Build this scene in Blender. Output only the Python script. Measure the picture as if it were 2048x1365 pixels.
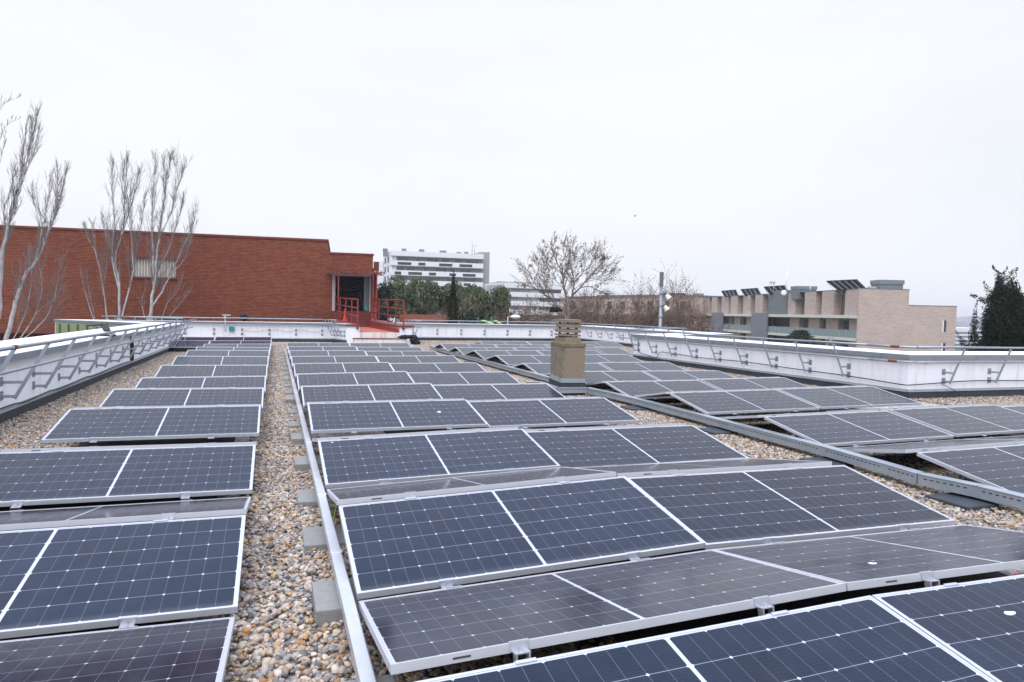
import bpy, bmesh, math, random
import numpy as np
from mathutils import Vector, Matrix, Quaternion

# ------------------------------------------------------------------ scene, camera, sky, sun
sc = bpy.context.scene
for o in list(bpy.data.objects):
    bpy.data.objects.remove(o, do_unlink=True)
COL = sc.collection
CAM = Vector((-0.4052, -4.5303, 1.2706))
FW = Vector((0.32870449, 0.94349711, -0.04203057))
RT = Vector((0.94441447, -0.32809502, 0.02085572))
UP = Vector((-0.0058873, 0.04654964, 0.99889863))
FPX = 1368.95
cd = bpy.data.cameras.new("camera"); cam = bpy.data.objects.new("camera", cd); COL.objects.link(cam)
cd.sensor_width = 36.0; cd.lens = 36.0 * FPX / 2048.0; cd.clip_start = 0.05; cd.clip_end = 6000
cam.matrix_world = Matrix(((RT.x, UP.x, -FW.x, CAM.x), (RT.y, UP.y, -FW.y, CAM.y), (RT.z, UP.z, -FW.z, CAM.z), (0, 0, 0, 1)))
sc.camera = cam
sc.render.resolution_x = 1024; sc.render.resolution_y = 682
sc.view_settings.view_transform = 'Standard'; sc.view_settings.look = 'None'
sc.view_settings.exposure = 0.32; sc.view_settings.gamma = 1.0

SUN_EL, SUN_AZ = math.radians(52), math.radians(215)
w = bpy.data.worlds.new("World"); sc.world = w; w.use_nodes = True
nt = w.node_tree; nt.nodes.clear()
N = nt.nodes.new; LK = nt.links.new
out = N('ShaderNodeOutputWorld'); bg = N('ShaderNodeBackground'); bg.inputs[1].default_value = 0.1
sky = N('ShaderNodeTexSky'); sky.sky_type = 'NISHITA'; sky.sun_disc = False
sky.sun_elevation = SUN_EL; sky.sun_rotation = SUN_AZ; sky.dust_density = 4.0; sky.air_density = 1.0
tc = N('ShaderNodeTexCoord'); sep = N('ShaderNodeSeparateXYZ'); LK(tc.outputs['Generated'], sep.inputs[0])
rmp = N('ShaderNodeValToRGB'); LK(sep.outputs[2], rmp.inputs[0])
el = rmp.color_ramp.elements
el[0].position = 0.0; el[0].color = (0.90, 0.92, 0.99, 1)
el[1].position = 1.0; el[1].color = (0.95, 1.0, 1.08, 1)
e = el.new(0.10); e.color = (0.88, 0.90, 0.955, 1)
e = el.new(0.30); e.color = (0.90, 0.92, 0.955, 1)
e = el.new(0.44); e.color = (0.92, 0.94, 0.98, 1)
e = el.new(0.54); e.color = (0.93, 0.99, 1.18, 1)
nz = N('ShaderNodeTexNoise'); nz.inputs['Scale'].default_value = 1.6; nz.inputs['Detail'].default_value = 5
mp = N('ShaderNodeMapping'); mp.inputs['Scale'].default_value = (1, 1, 3.5)
LK(tc.outputs['Generated'], mp.inputs[0]); LK(mp.outputs[0], nz.inputs['Vector'])
mr = N('ShaderNodeMapRange'); mr.inputs['From Min'].default_value = 0.35; mr.inputs['From Max'].default_value = 0.65
mr.inputs['To Min'].default_value = 8.5; mr.inputs['To Max'].default_value = 9.2; LK(nz.outputs[0], mr.inputs[0])
vm = N('ShaderNodeVectorMath'); vm.operation = 'SCALE'; 
zr = N('ShaderNodeMapRange'); zr.inputs[1].default_value = 0.45; zr.inputs[2].default_value = 1.0; LK(sep.outputs[2], zr.inputs[0])
zc = N('ShaderNodeMix'); zc.data_type = 'RGBA'; LK(zr.outputs[0], zc.inputs[0]); zc.inputs[6].default_value = (1, 1, 1, 1); zc.inputs[7].default_value = (2.1, 2.22, 2.6, 1)
zm = N('ShaderNodeVectorMath'); zm.operation = 'MULTIPLY'; LK(rmp.outputs[0], zm.inputs[0]); LK(zc.outputs[2], zm.inputs[1])
LK(zm.outputs[0], vm.inputs[0]); LK(mr.outputs[0], vm.inputs['Scale'])
mx = N('ShaderNodeMix'); mx.data_type = 'RGBA'; mx.inputs[0].default_value = 0.93
LK(sky.outputs[0], mx.inputs[6]); LK(vm.outputs[0], mx.inputs[7]); LK(mx.outputs[2], bg.inputs[0]); LK(bg.outputs[0], out.inputs[0])
sl = bpy.data.lights.new("sun", 'SUN'); sl.energy = 1.45; sl.angle = math.radians(40); sl.color = (1.0, 0.985, 0.97)
so = bpy.data.objects.new("sun", sl); COL.objects.link(so)
sd = Vector((math.sin(SUN_AZ) * math.cos(SUN_EL), math.cos(SUN_AZ) * math.cos(SUN_EL), math.sin(SUN_EL)))
so.rotation_euler = sd.to_track_quat('Z', 'Y').to_euler()

def at(px, py, t):
    """world point seen at photo pixel (2048 wide) at forward depth t metres"""
    return CAM + (FW + RT * ((px - 1024) / FPX) - UP * ((py - 682.5) / FPX)) * t
def xy_at(px, t):
    p = at(px, 682.5, t); return (p.x, p.y)
def z_at(px, py, t):
    return at(px, py, t).z
def on_plane(px, py, p0, p1):
    d = FW + RT * ((px - 1024) / FPX) - UP * ((py - 682.5) / FPX)
    nx, ny = -(p1[1] - p0[1]), p1[0] - p0[0]
    t = ((p0[0] - CAM.x) * nx + (p0[1] - CAM.y) * ny) / (d.x * nx + d.y * ny)
    return CAM + d * t

# ------------------------------------------------------------------ materials
def mat(name, col, rough=0.6, metal=0.0, spec=0.5, noise=None, bump=None, coat=0.0):
    """noise=(scale, amount) brightness mottling; bump=(scale,strength)"""
    m = bpy.data.materials.new(name); m.use_nodes = True
    t = m.node_tree; b = t.nodes['Principled BSDF']
    b.inputs['Base Color'].default_value = (*col, 1); b.inputs['Roughness'].default_value = rough
    b.inputs['Metallic'].default_value = metal; b.inputs['Specular IOR Level'].default_value = spec
    b.inputs['Coat Weight'].default_value = coat
    tcn = t.nodes.new('ShaderNodeTexCoord')
    if noise:
        n = t.nodes.new('ShaderNodeTexNoise'); n.inputs['Scale'].default_value = noise[0]; n.inputs['Detail'].default_value = 6
        n.inputs['Roughness'].default_value = 0.65
        t.links.new(tcn.outputs['Object'], n.inputs['Vector'])
        r = t.nodes.new('ShaderNodeMapRange'); r.inputs[1].default_value = 0.25; r.inputs[2].default_value = 0.75
        r.inputs[3].default_value = 1 - noise[1]; r.inputs[4].default_value = 1 + noise[1]
        t.links.new(n.outputs[0], r.inputs[0])
        v = t.nodes.new('ShaderNodeVectorMath'); v.operation = 'SCALE'; v.inputs[0].default_value = col
        t.links.new(r.outputs[0], v.inputs['Scale']); t.links.new(v.outputs[0], b.inputs['Base Color'])
    if bump:
        n = t.nodes.new('ShaderNodeTexNoise'); n.inputs['Scale'].default_value = bump[0]; n.inputs['Detail'].default_value = 4
        t.links.new(tcn.outputs['Object'], n.inputs['Vector'])
        bp = t.nodes.new('ShaderNodeBump'); bp.inputs['Strength'].default_value = bump[1]; bp.inputs['Distance'].default_value = 0.01
        t.links.new(n.outputs[0], bp.inputs['Height']); t.links.new(bp.outputs[0], b.inputs['Normal'])
    return m

class G:
    """tiny node-graph helper for maths in shaders"""
    def __init__(s, m): s.t = m.node_tree
    def m(s, op, a, b=None, c=None):
        n = s.t.nodes.new('ShaderNodeMath'); n.operation = op
        for i, x in enumerate((a, b, c)):
            if x is None: continue
            if isinstance(x, (int, float)): n.inputs[i].default_value = x
            else: s.t.links.new(x, n.inputs[i])
        return n.outputs[0]

def panel_material():
    m = bpy.data.materials.new("solar_cells"); m.use_nodes = True
    t = m.node_tree; b = t.nodes['Principled BSDF']; g = G(m); L = t.links.new
    uv = t.nodes.new('ShaderNodeTexCoord'); sp = t.nodes.new('ShaderNodeSeparateXYZ')
    L(uv.outputs['Object'], sp.inputs[0]); u, v = sp.outputs[0], sp.outputs[1]
    xm = g.m('SUBTRACT', g.m('ABSOLUTE', g.m('SUBTRACT', u, 1.047)), 0.009)
    P = 1.016 / 6
    fa = g.m('FRACT', g.m('DIVIDE', xm, P)); da = g.m('MULTIPLY', g.m('MINIMUM', fa, g.m('SUBTRACT', 1.0, fa)), P)
    fb = g.m('FRACT', g.m('DIVIDE', xm, P / 2)); db = g.m('MULTIPLY', g.m('MINIMUM', fb, g.m('SUBTRACT', 1.0, fb)), P / 2)
    Q = 0.998 / 6
    fv = g.m('FRACT', g.m('DIVIDE', g.m('SUBTRACT', v, 0.020), Q)); dv = g.m('MULTIPLY', g.m('MINIMUM', fv, g.m('SUBTRACT', 1.0, fv)), Q)
    l1 = g.m('LESS_THAN', dv, 0.0013); l2 = g.m('LESS_THAN', db, 0.0008)
    dia = g.m('LESS_THAN', g.m('ADD', da, dv), 0.0088)
    bar = g.m('LESS_THAN', xm, 0.0)
    edge = g.m('MAXIMUM', g.m('GREATER_THAN', xm, 1.016), g.m('MAXIMUM', g.m('LESS_THAN', v, 0.020), g.m('GREATER_THAN', v, 1.018)))
    white = g.m('MAXIMUM', g.m('MAXIMUM', bar, dia), edge)
    line = g.m('MAXIMUM', g.m('MULTIPLY', l1, 0.55), g.m('MULTIPLY', l2, 0.26))
    # fine bus wires running along the cell
    fw_ = g.m('FRACT', g.m('DIVIDE', g.m('SUBTRACT', v, 0.020), Q / 9))
    wire = g.m('MULTIPLY', g.m('LESS_THAN', g.m('ABSOLUTE', g.m('SUBTRACT', fw_, 0.5)), 0.035), 0.03)
    msk = g.m('MAXIMUM', g.m('MAXIMUM', white, line), wire)
    # per-cell tint
    oi = t.nodes.new('ShaderNodeObjectInfo')
    cx = g.m('FLOOR', g.m('DIVIDE', g.m('SUBTRACT', u, 1.047), P)); cy = g.m('FLOOR', g.m('DIVIDE', g.m('SUBTRACT', v, 0.020), Q))
    cb = t.nodes.new('ShaderNodeCombineXYZ'); L(cx, cb.inputs[0]); L(cy, cb.inputs[1]); L(g.m('MULTIPLY', oi.outputs['Random'], 37.0), cb.inputs[2])
    wn = t.nodes.new('ShaderNodeTexWhiteNoise'); L(cb.outputs[0], wn.inputs[0])
    nz = t.nodes.new('ShaderNodeTexNoise'); nz.inputs['Scale'].default_value = 2.2; nz.inputs['Detail'].default_value = 6; L(uv.outputs['Object'], nz.inputs['Vector'])
    k = g.m('ADD', g.m('MULTIPLY', wn.outputs[0], 0.22), g.m('ADD', g.m('MULTIPLY_ADD', oi.outputs['Random'], 0.3, 0.50), g.m('MULTIPLY', nz.outputs[0], 0.55)))
    vs = t.nodes.new('ShaderNodeVectorMath'); vs.operation = 'SCALE'; vs.inputs[0].default_value = (0.008, 0.016, 0.034); L(k, vs.inputs['Scale'])
    mx = t.nodes.new('ShaderNodeMix'); mx.data_type = 'RGBA'; L(msk, mx.inputs[0]); L(vs.outputs[0], mx.inputs[6]); mx.inputs[7].default_value = (0.50, 0.52, 0.58, 1)
    # thin dust film, a little stronger in streaks
    ds = t.nodes.new('ShaderNodeTexNoise'); ds.inputs['Scale'].default_value = 9; ds.inputs['Detail'].default_value = 8; L(uv.outputs['Object'], ds.inputs['Vector'])
    dm = g.m('MULTIPLY', g.m('POWER', ds.outputs[0], 2.0), 0.05)
    low = t.nodes.new('ShaderNodeMapRange'); low.inputs[1].default_value = 0.07; low.inputs[2].default_value = 0.0; low.inputs[3].default_value = 0; low.inputs[4].default_value = 0.20; L(v, low.inputs[0])
    m2 = t.nodes.new('ShaderNodeMix'); m2.data_type = 'RGBA'; L(g.m('ADD', dm, low.outputs[0]), m2.inputs[0]); L(mx.outputs[2], m2.inputs[6]); m2.inputs[7].default_value = (0.33, 0.31, 0.30, 1)
    L(m2.outputs[2], b.inputs['Base Color'])
    b.inputs['Roughness'].default_value = 0.09
    b.inputs['IOR'].default_value = 1.23
    b.inputs['Sheen Weight'].default_value = 0.09; b.inputs['Sheen Roughness'].default_value = 0.35; b.inputs['Sheen Tint'].default_value = (0.50, 0.36, 0.30, 1)
    rr = t.nodes.new('ShaderNodeMapRange'); rr.inputs[1].default_value = 0.3; rr.inputs[2].default_value = 0.7; rr.inputs[3].default_value = 0.09; rr.inputs[4].default_value = 0.16
    L(ds.outputs[0], rr.inputs[0]); L(rr.outputs[0], b.inputs['Roughness'])
    return m

def brick_material(name, c1, c2, mortar, bw=0.24, bh=0.073, ms=0.010, rot=0.0, patch=0.18, streak=.45):
    m = bpy.data.materials.new(name); m.use_nodes = True
    t = m.node_tree; b = t.nodes['Principled BSDF']; g = G(m); L = t.links.new
    tcn = t.nodes.new('ShaderNodeTexCoord'); sp = t.nodes.new('ShaderNodeSeparateXYZ'); L(tcn.outputs['Object'], sp.inputs[0])
    ax = g.m('ADD', g.m('MULTIPLY', sp.outputs[0], math.cos(rot)), g.m('MULTIPLY', sp.outputs[1], math.sin(rot)))
    cb = t.nodes.new('ShaderNodeCombineXYZ'); L(ax, cb.inputs[0]); L(sp.outputs[2], cb.inputs[1])
    br = t.nodes.new('ShaderNodeTexBrick'); br.inputs['Scale'].default_value = 1.0
    br.inputs['Brick Width'].default_value = bw; br.inputs['Row Height'].default_value = bh
    br.inputs['Mortar Size'].default_value = ms; br.inputs['Mortar Smooth'].default_value = 0.3
    br.inputs['Color1'].default_value = (*c1, 1); br.inputs['Color2'].default_value = (*c2, 1); br.inputs['Mortar'].default_value = (*mortar, 1)
    L(cb.outputs[0], br.inputs['Vector'])
    # streaky row-wise tone plus big patches
    mpn = t.nodes.new('ShaderNodeMapping'); mpn.inputs['Scale'].default_value = (streak, 1 / bh * .75, 1); L(cb.outputs[0], mpn.inputs[0])
    n1 = t.nodes.new('ShaderNodeTexNoise'); n1.inputs['Scale'].default_value = 1.5; n1.inputs['Detail'].default_value = 3; L(mpn.outputs[0], n1.inputs['Vector'])
    n2 = t.nodes.new('ShaderNodeTexNoise'); n2.inputs['Scale'].default_value = 0.45; n2.inputs['Detail'].default_value = 3; L(cb.outputs[0], n2.inputs['Vector'])
    k = g.m('ADD', 1 - patch * 1.6, g.m('MULTIPLY', g.m('ADD', n1.outputs[0], g.m('MULTIPLY', n2.outputs[0], 0.6)), patch * 2))
    vs = t.nodes.new('ShaderNodeVectorMath'); vs.operation = 'SCALE'; L(br.outputs[0], vs.inputs[0]); L(k, vs.inputs['Scale'])
    L(vs.outputs[0], b.inputs['Base Color']); b.inputs['Roughness'].default_value = 0.85; b.inputs['Specular IOR Level'].default_value = 0.15
    bp = t.nodes.new('ShaderNodeBump'); bp.inputs['Strength'].default_value = 0.4; bp.inputs['Distance'].default_value = 0.006
    L(br.outputs[1], bp.inputs['Height']); bp.invert = True; L(bp.outputs[0], b.inputs['Normal'])
    return m

def stucco_material(name, col, rot=False):
    m = mat(name, col, 0.9, noise=(3.0, 0.03), bump=(160, 0.35))
    t = m.node_tree; b = t.nodes['Principled BSDF']; L = t.links.new; g = G(m)
    src = b.inputs['Base Color'].links[0].from_socket
    tcn = t.nodes.new('ShaderNodeTexCoord'); mpn = t.nodes.new('ShaderNodeMapping'); mpn.inputs['Scale'].default_value = (3.5, 3.5, 0.35)
    L(tcn.outputs['Object'], mpn.inputs[0])
    n = t.nodes.new('ShaderNodeTexNoise'); n.inputs['Scale'].default_value = 2.0; n.inputs['Detail'].default_value = 7; L(mpn.outputs[0], n.inputs['Vector'])
    r = t.nodes.new('ShaderNodeMapRange'); r.inputs[1].default_value = 0.50; r.inputs[2].default_value = 0.74; r.inputs[3].default_value = 0; r.inputs[4].default_value = 0.45; L(n.outputs[0], r.inputs[0])
    mxn = t.nodes.new('ShaderNodeMix'); mxn.data_type = 'RGBA'; L(r.outputs[0], mxn.inputs[0]); L(src, mxn.inputs[6]); mxn.inputs[7].default_value = (col[0] * .72, col[1] * .70, col[2] * .68, 1)
    L(mxn.outputs[2], b.inputs['Base Color'])
    return m

def pebble_material():
    m = bpy.data.materials.new("pebble_stone"); m.use_nodes = True
    t = m.node_tree; b = t.nodes['Principled BSDF']; L = t.links.new
    oi = t.nodes.new('ShaderNodeObjectInfo'); r = t.nodes.new('ShaderNodeValToRGB'); r.color_ramp.interpolation = 'CONSTANT'
    cols = [(.50, .43, .35), (.28, .26, .25), (.66, .56, .45), (.46, .34, .25), (.19, .185, .18), (.62, .46, .36), (.34, .33, .35), (.74, .67, .57), (.46, .25, .10),
            (.36, .29, .22), (.54, .49, .43), (.13, .125, .12), (.58, .38, .19), (.30, .31, .34), (.64, .53, .46), (.42, .32, .24)]
    cols = [(c[0] * 1.0, c[1] * .975, c[2] * .93) for c in cols]
    el = r.color_ramp.elements
    el[0].position = 0; el[0].color = (*cols[0], 1); el[1].position = 1 / 16; el[1].color = (*cols[1], 1)
    for i in range(2, 16):
        e = el.new(i / 16); e.color = (*cols[i], 1)
    L(oi.outputs['Random'], r.inputs[0])
    tcn = t.nodes.new('ShaderNodeTexCoord'); n = t.nodes.new('ShaderNodeTexNoise'); n.inputs['Scale'].default_value = 3.0; n.inputs['Detail'].default_value = 5
    L(tcn.outputs['Object'], n.inputs['Vector'])
    mr_ = t.nodes.new('ShaderNodeMapRange'); mr_.inputs[3].default_value = 0.48; mr_.inputs[4].default_value = 0.98; L(n.outputs[0], mr_.inputs[0])
    vs = t.nodes.new('ShaderNodeVectorMath'); vs.operation = 'SCALE'; L(r.outputs[0], vs.inputs[0]); L(mr_.outputs[0], vs.inputs['Scale'])
    L(vs.outputs[0], b.inputs['Base Color']); b.inputs['Roughness'].default_value = 0.62
    return m

def gravel_sheet_material():
    m = bpy.data.materials.new("gravel_sheet"); m.use_nodes = True
    t = m.node_tree; b = t.nodes['Principled BSDF']; L = t.links.new
    tcn = t.nodes.new('ShaderNodeTexCoord')
    vo = t.nodes.new('ShaderNodeTexVoronoi'); vo.inputs['Scale'].default_value = 26; L(tcn.outputs['Object'], vo.inputs['Vector'])
    sp = t.nodes.new('ShaderNodeSeparateColor'); L(vo.outputs['Color'], sp.inputs[0])
    r = t.nodes.new('ShaderNodeValToRGB'); el = r.color_ramp.elements
    el[0].color = (.18, .17, .17, 1); el[1].position = 1; el[1].color = (.62, .56, .49, 1)
    for p, c in ((.25, (.34, .30, .28)), (.45, (.48, .40, .34)), (.6, (.30, .31, .34)), (.72, (.52, .36, .22)), (.85, (.55, .50, .45))):
        e = el.new(p); e.color = (*c, 1)
    L(sp.outputs[0], r.inputs[0])
    d = t.nodes.new('ShaderNodeMapRange'); d.inputs[1].default_value = 0.0; d.inputs[2].default_value = 0.02; d.inputs[3].default_value = 1.0; d.inputs[4].default_value = 0.55
    L(vo.outputs['Distance'], d.inputs[0])
    L(r.outputs[0], b.inputs['Base Color']); b.inputs['Roughness'].default_value = 0.8
    bp = t.nodes.new('ShaderNodeBump'); bp.inputs['Strength'].default_value = 1.0; bp.inputs['Distance'].default_value = 0.02; bp.invert = True
    L(vo.outputs['Distance'], bp.inputs['Height']); L(bp.outputs[0], b.inputs['Normal'])
    return m

def rusty_galv(name, col, thr):
    m = mat(name, col, 0.42, 0.65, noise=(30, 0.10))
    t = m.node_tree; b = t.nodes['Principled BSDF']; L = t.links.new
    src = b.inputs['Base Color'].links[0].from_socket
    tcn = t.nodes.new('ShaderNodeTexCoord'); n = t.nodes.new('ShaderNodeTexNoise'); n.inputs['Scale'].default_value = 2.3; n.inputs['Detail'].default_value = 5
    L(tcn.outputs['Object'], n.inputs['Vector'])
    r = t.nodes.new('ShaderNodeMapRange'); r.inputs[1].default_value = thr; r.inputs[2].default_value = thr + 0.03; L(n.outputs[0], r.inputs[0])
    mxn = t.nodes.new('ShaderNodeMix'); mxn.data_type = 'RGBA'; L(r.outputs[0], mxn.inputs[0]); L(src, mxn.inputs[6]); mxn.inputs[7].default_value = (.22, .07, .03, 1)
    L(mxn.outputs[2], b.inputs['Base Color'])
    inv = t.nodes.new('ShaderNodeMath'); inv.operation = 'MULTIPLY_ADD'; L(r.outputs[0], inv.inputs[0]); inv.inputs[1].default_value = -0.65; inv.inputs[2].default_value = 0.65
    L(inv.outputs[0], b.inputs['Metallic'])
    return m

def leaf_material(name, c1, c2, scale=1.2, bits=None):
    m = bpy.data.materials.new(name); m.use_nodes = True
    t = m.node_tree; b = t.nodes['Principled BSDF']; L = t.links.new
    tcn = t.nodes.new('ShaderNodeTexCoord'); n = t.nodes.new('ShaderNodeTexNoise'); n.inputs['Scale'].default_value = scale; n.inputs['Detail'].default_value = 4
    L(tcn.outputs['Object'], n.inputs['Vector'])
    gi = t.nodes.new('ShaderNodeNewGeometry')
    ad = t.nodes.new('ShaderNodeMath'); ad.operation = 'MULTIPLY_ADD'; L(gi.outputs['Random Per Island'], ad.inputs[0]); ad.inputs[1].default_value = 0.5
    mm = t.nodes.new('ShaderNodeMath'); mm.operation = 'MULTIPLY'; L(n.outputs[0], mm.inputs[0]); mm.inputs[1].default_value = 0.55; L(mm.outputs[0], ad.inputs[2])
    r = t.nodes.new('ShaderNodeValToRGB'); r.color_ramp.elements[0].color = (*c1, 1); r.color_ramp.elements[1].color = (*c2, 1)
    r.color_ramp.elements[0].position = 0.2; r.color_ramp.elements[1].position = 0.8
    if bits:
        e = r.color_ramp.elements.new(0.86); e.color = (*bits, 1); r.color_ramp.elements[1].position = 0.8
    L(ad.outputs[0], r.inputs[0]); L(r.outputs[0], b.inputs['Base Color']); b.inputs['Roughness'].default_value = 0.75
    b.inputs['Specular IOR Level'].default_value = 0.2
    return m

M = {}
M['cells'] = panel_material()
M['alu'] = mat('anodised_aluminium', (.53, .54, .57), 0.42, 0.35, noise=(14, 0.04))
M['alu_dull'] = mat('dull_aluminium', (.55, .57, .60), 0.42, 0.75, noise=(20, 0.08))
M['galv'] = rusty_galv('galvanised_steel', (.36, .40, .44), 0.80)
M['galv_rail'] = rusty_galv('galvanised_rail', (.33, .37, .41), 0.70)
M['tray'] = mat('perforated_tray_steel', (.33, .375, .41), 0.40, 0.4, noise=(8, 0.12))
M['slot'] = mat('dark_slot', (.02, .02, .022), 0.8)
M['conduit'] = mat('conduit_steel', (.60, .62, .66), 0.34, 0.55, noise=(9, 0.08), bump=(300, 0.1))
M['white_wall'] = stucco_material('white_stucco', (.90, .91, .96))
M['coping_top'] = stucco_material('white_coping', (.74, .75, .77))
M['fascia'] = mat('grey_fascia', (.25, .28, .31), 0.45, 0.35, noise=(5, 0.08))
M['membrane'] = mat('dark_membrane', (.035, .042, .052), 0.75, noise=(6, 0.25), bump=(40, 0.2))
M['strip'] = mat('flashing_strip', (.42, .45, .47), 0.4, 0.4, noise=(7, 0.15))
M['concrete'] = mat('grey_concrete', (.26, .255, .24), 0.9, noise=(14, 0.18), bump=(60, 0.4))
M['paver'] = mat('paver_concrete', (.24, .235, .225), 0.9, noise=(18, 0.14), bump=(90, 0.3))
M['gravel'] = gravel_sheet_material()
M['pebble'] = pebble_material()
M['redbrick'] = brick_material('red_brick', (.31, .098, .055), (.20, .064, .040), (.075, .036, .028), ms=.013, rot=math.radians(-5.05), patch=0.15, streak=1.0)
M['redpaint'] = mat('red_paint', (.25, .034, .025), 0.5, noise=(5, 0.12))
M['redtrim'] = mat('dull_red_trim', (.17, .033, .03), 0.6, noise=(4, 0.15))
M['redfloor'] = mat('red_ramp_floor', (.42, .12, .085), 0.8, noise=(9, 0.16), bump=(80, 0.3))
M['redtile'] = mat('dark_red_tile', (.13, .022, .02), 0.45, noise=(6, 0.15))
M['beige'] = mat('aged_white', (.62, .58, .50), 0.7, noise=(4, 0.1))
M['shutter'] = mat('shutter_slat', (.56, .53, .50), 0.6, noise=(2, 0.06))
M['dark_in'] = mat('dark_interior', (.10, .105, .115), 0.9, noise=(2, 0.1))
M['room'] = mat('room_plaster', (.40, .40, .41), 0.9, noise=(2, 0.06))
M['bluesteel'] = mat('blue_rack_steel', (.012, .035, .13), 0.45)
M['doorgrey'] = mat('grey_door', (.16, .18, .20), 0.5)
M['black'] = mat('black_plastic', (.012, .012, .013), 0.5)
M['fabric'] = mat('black_cloth', (.008, .008, .010), 0.9, bump=(50, 0.4))
M['teal'] = mat('teal_plastic', (.03, .28, .31), 0.5)
M['green_clad'] = mat('pale_green_cladding', (.24, .29, .16), 0.55, noise=(2.5, 0.12))
M['undershade'] = mat('painted_undershade', (.035, .032, .028), 0.95, noise=(12, .5))  # near-black colour painting in the shade beneath the panel rows
M['stone'] = mat('chimney_render', (.235, .185, .135), 0.95, noise=(28, 0.22), bump=(120, 0.5))
M['stone_edge'] = mat('weathered_render', (.20, .165, .12), 0.95, noise=(7, 0.45), bump=(90, 0.5))
M['stone_dk'] = mat('stained_stone', (.18, .14, .09), 0.95, noise=(9, 0.35), bump=(60, 0.6))
M['bark'] = mat('pale_bark', (.38, .37, .365), 0.9, noise=(5, 0.38), bump=(30, .5))
M['twig'] = mat('pale_twig', (.20, .165, .155), 0.9, noise=(3, 0.2))
M['bark_br'] = mat('brown_bark', (.165, .125, .105), 0.9, noise=(6, 0.2))
M['bark_pl'] = mat('plane_bark', (.25, .20, .16), 0.9, noise=(4, 0.3))
M['dryleaf'] = leaf_material('dry_leaves', (.10, .055, .038), (.26, .16, .11), 1.0)
M['olive'] = leaf_material('drooping_leaves', (.028, .042, .022), (.130, .160, .075), 0.5)
M['olive2'] = leaf_material('grey_green_leaves', (.032, .046, .027), (.15, .165, .085), 0.6)
M['pine'] = leaf_material('dark_conifer_leaves', (.010, .018, .013), (.030, .044, .028), 0.8)
M['cypress'] = leaf_material('cypress_leaves', (.006, .012, .006), (.020, .032, .014), 1.5)
M['cypress2'] = leaf_material('cypress_scale_leaves', (.004, .009, .005), (.018, .028, .014), 1.3, bits=(.10, .055, .03))
M['tanbrick'] = brick_material('tan_brick', (.56, .43, .315), (.47, .36, .275), (.40, .32, .26), bw=.30, bh=.10, ms=.012, rot=0, patch=0.10)
M['slab'] = mat('pale_concrete', (.60, .57, .50), 0.8, noise=(1.5, 0.12))
M['zinc'] = mat('grey_green_zinc', (.17, .20, .205), 0.5, 0.3, noise=(1.0, 0.12))
M['panelgrey'] = mat('grey_sheet_panel', (.21, .215, .25), 0.5, 0.3, noise=(1.0, 0.06))
M['glassgreen'] = mat('green_glass_guard', (.22, .275, .27), 0.15, 0.0, spec=0.6, noise=(0.6, 0.06))
M['void'] = mat('dark_gallery', (.035, .04, .045), 0.7)
M['winglass'] = mat('window_glass', (.035, .05, .07), 0.08, spec=0.8)
M['whitebld'] = mat('white_facade', (.72, .73, .75), 0.8, noise=(0.3, 0.03))
M['greybld'] = mat('grey_facade', (.34, .33, .32), 0.8, noise=(0.2, 0.04))
M['gallery'] = mat('grey_gallery_wall', (.24, .24, .25), .8, noise=(.3, .05))
M['pinkbld'] = mat('pinkish_brick_facade', (.50, .40, .33), 0.9, noise=(0.4, 0.08))
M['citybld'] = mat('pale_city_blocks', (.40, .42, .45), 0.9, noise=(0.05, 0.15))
M['solar_far'] = mat('dark_collector', (.012, .013, .017), 0.8, spec=.05)
M['lampwhite'] = mat('lamp_white', (.82, .80, .76), 0.4)
M['playgreen'] = mat('green_paint', (.02, .26, .12), 0.4)
M['lime'] = mat('lime_plastic', (.34, .52, .12), 0.45)
M['asphalt'] = mat('ground_mix', (.09, .10, .075), 0.95, noise=(0.05, 0.35))
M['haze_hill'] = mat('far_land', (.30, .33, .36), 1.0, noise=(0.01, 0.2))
M['orange'] = mat('orange_cone', (.70, .09, .02), 0.5)
M['wire'] = mat('yellow_green_wire', (.18, .34, .05), 0.5)
M['redwire'] = mat('red_wire', (.45, .02, .03), 0.5)
M['bird'] = mat('dark_feathers', (.05, .05, .055), 0.8)
M['gull'] = mat('pale_feathers', (.70, .70, .70), 0.8)
M['guano'] = mat('white_droppings', (.80, .80, .80), 0.8)

# ------------------------------------------------------------------ object helpers
def tag(o, label=None, cat=None, group=None, kind=None):
    if label: o['label'] = label
    if cat: o['category'] = cat
    if group: o['group'] = group
    if kind: o['kind'] = kind
    return o
def empty(name, loc, label, cat, group=None):
    o = bpy.data.objects.new(name, None); COL.objects.link(o); o.location = loc
    o.empty_display_size = 0.2
    return tag(o, label, cat, group)

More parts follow.
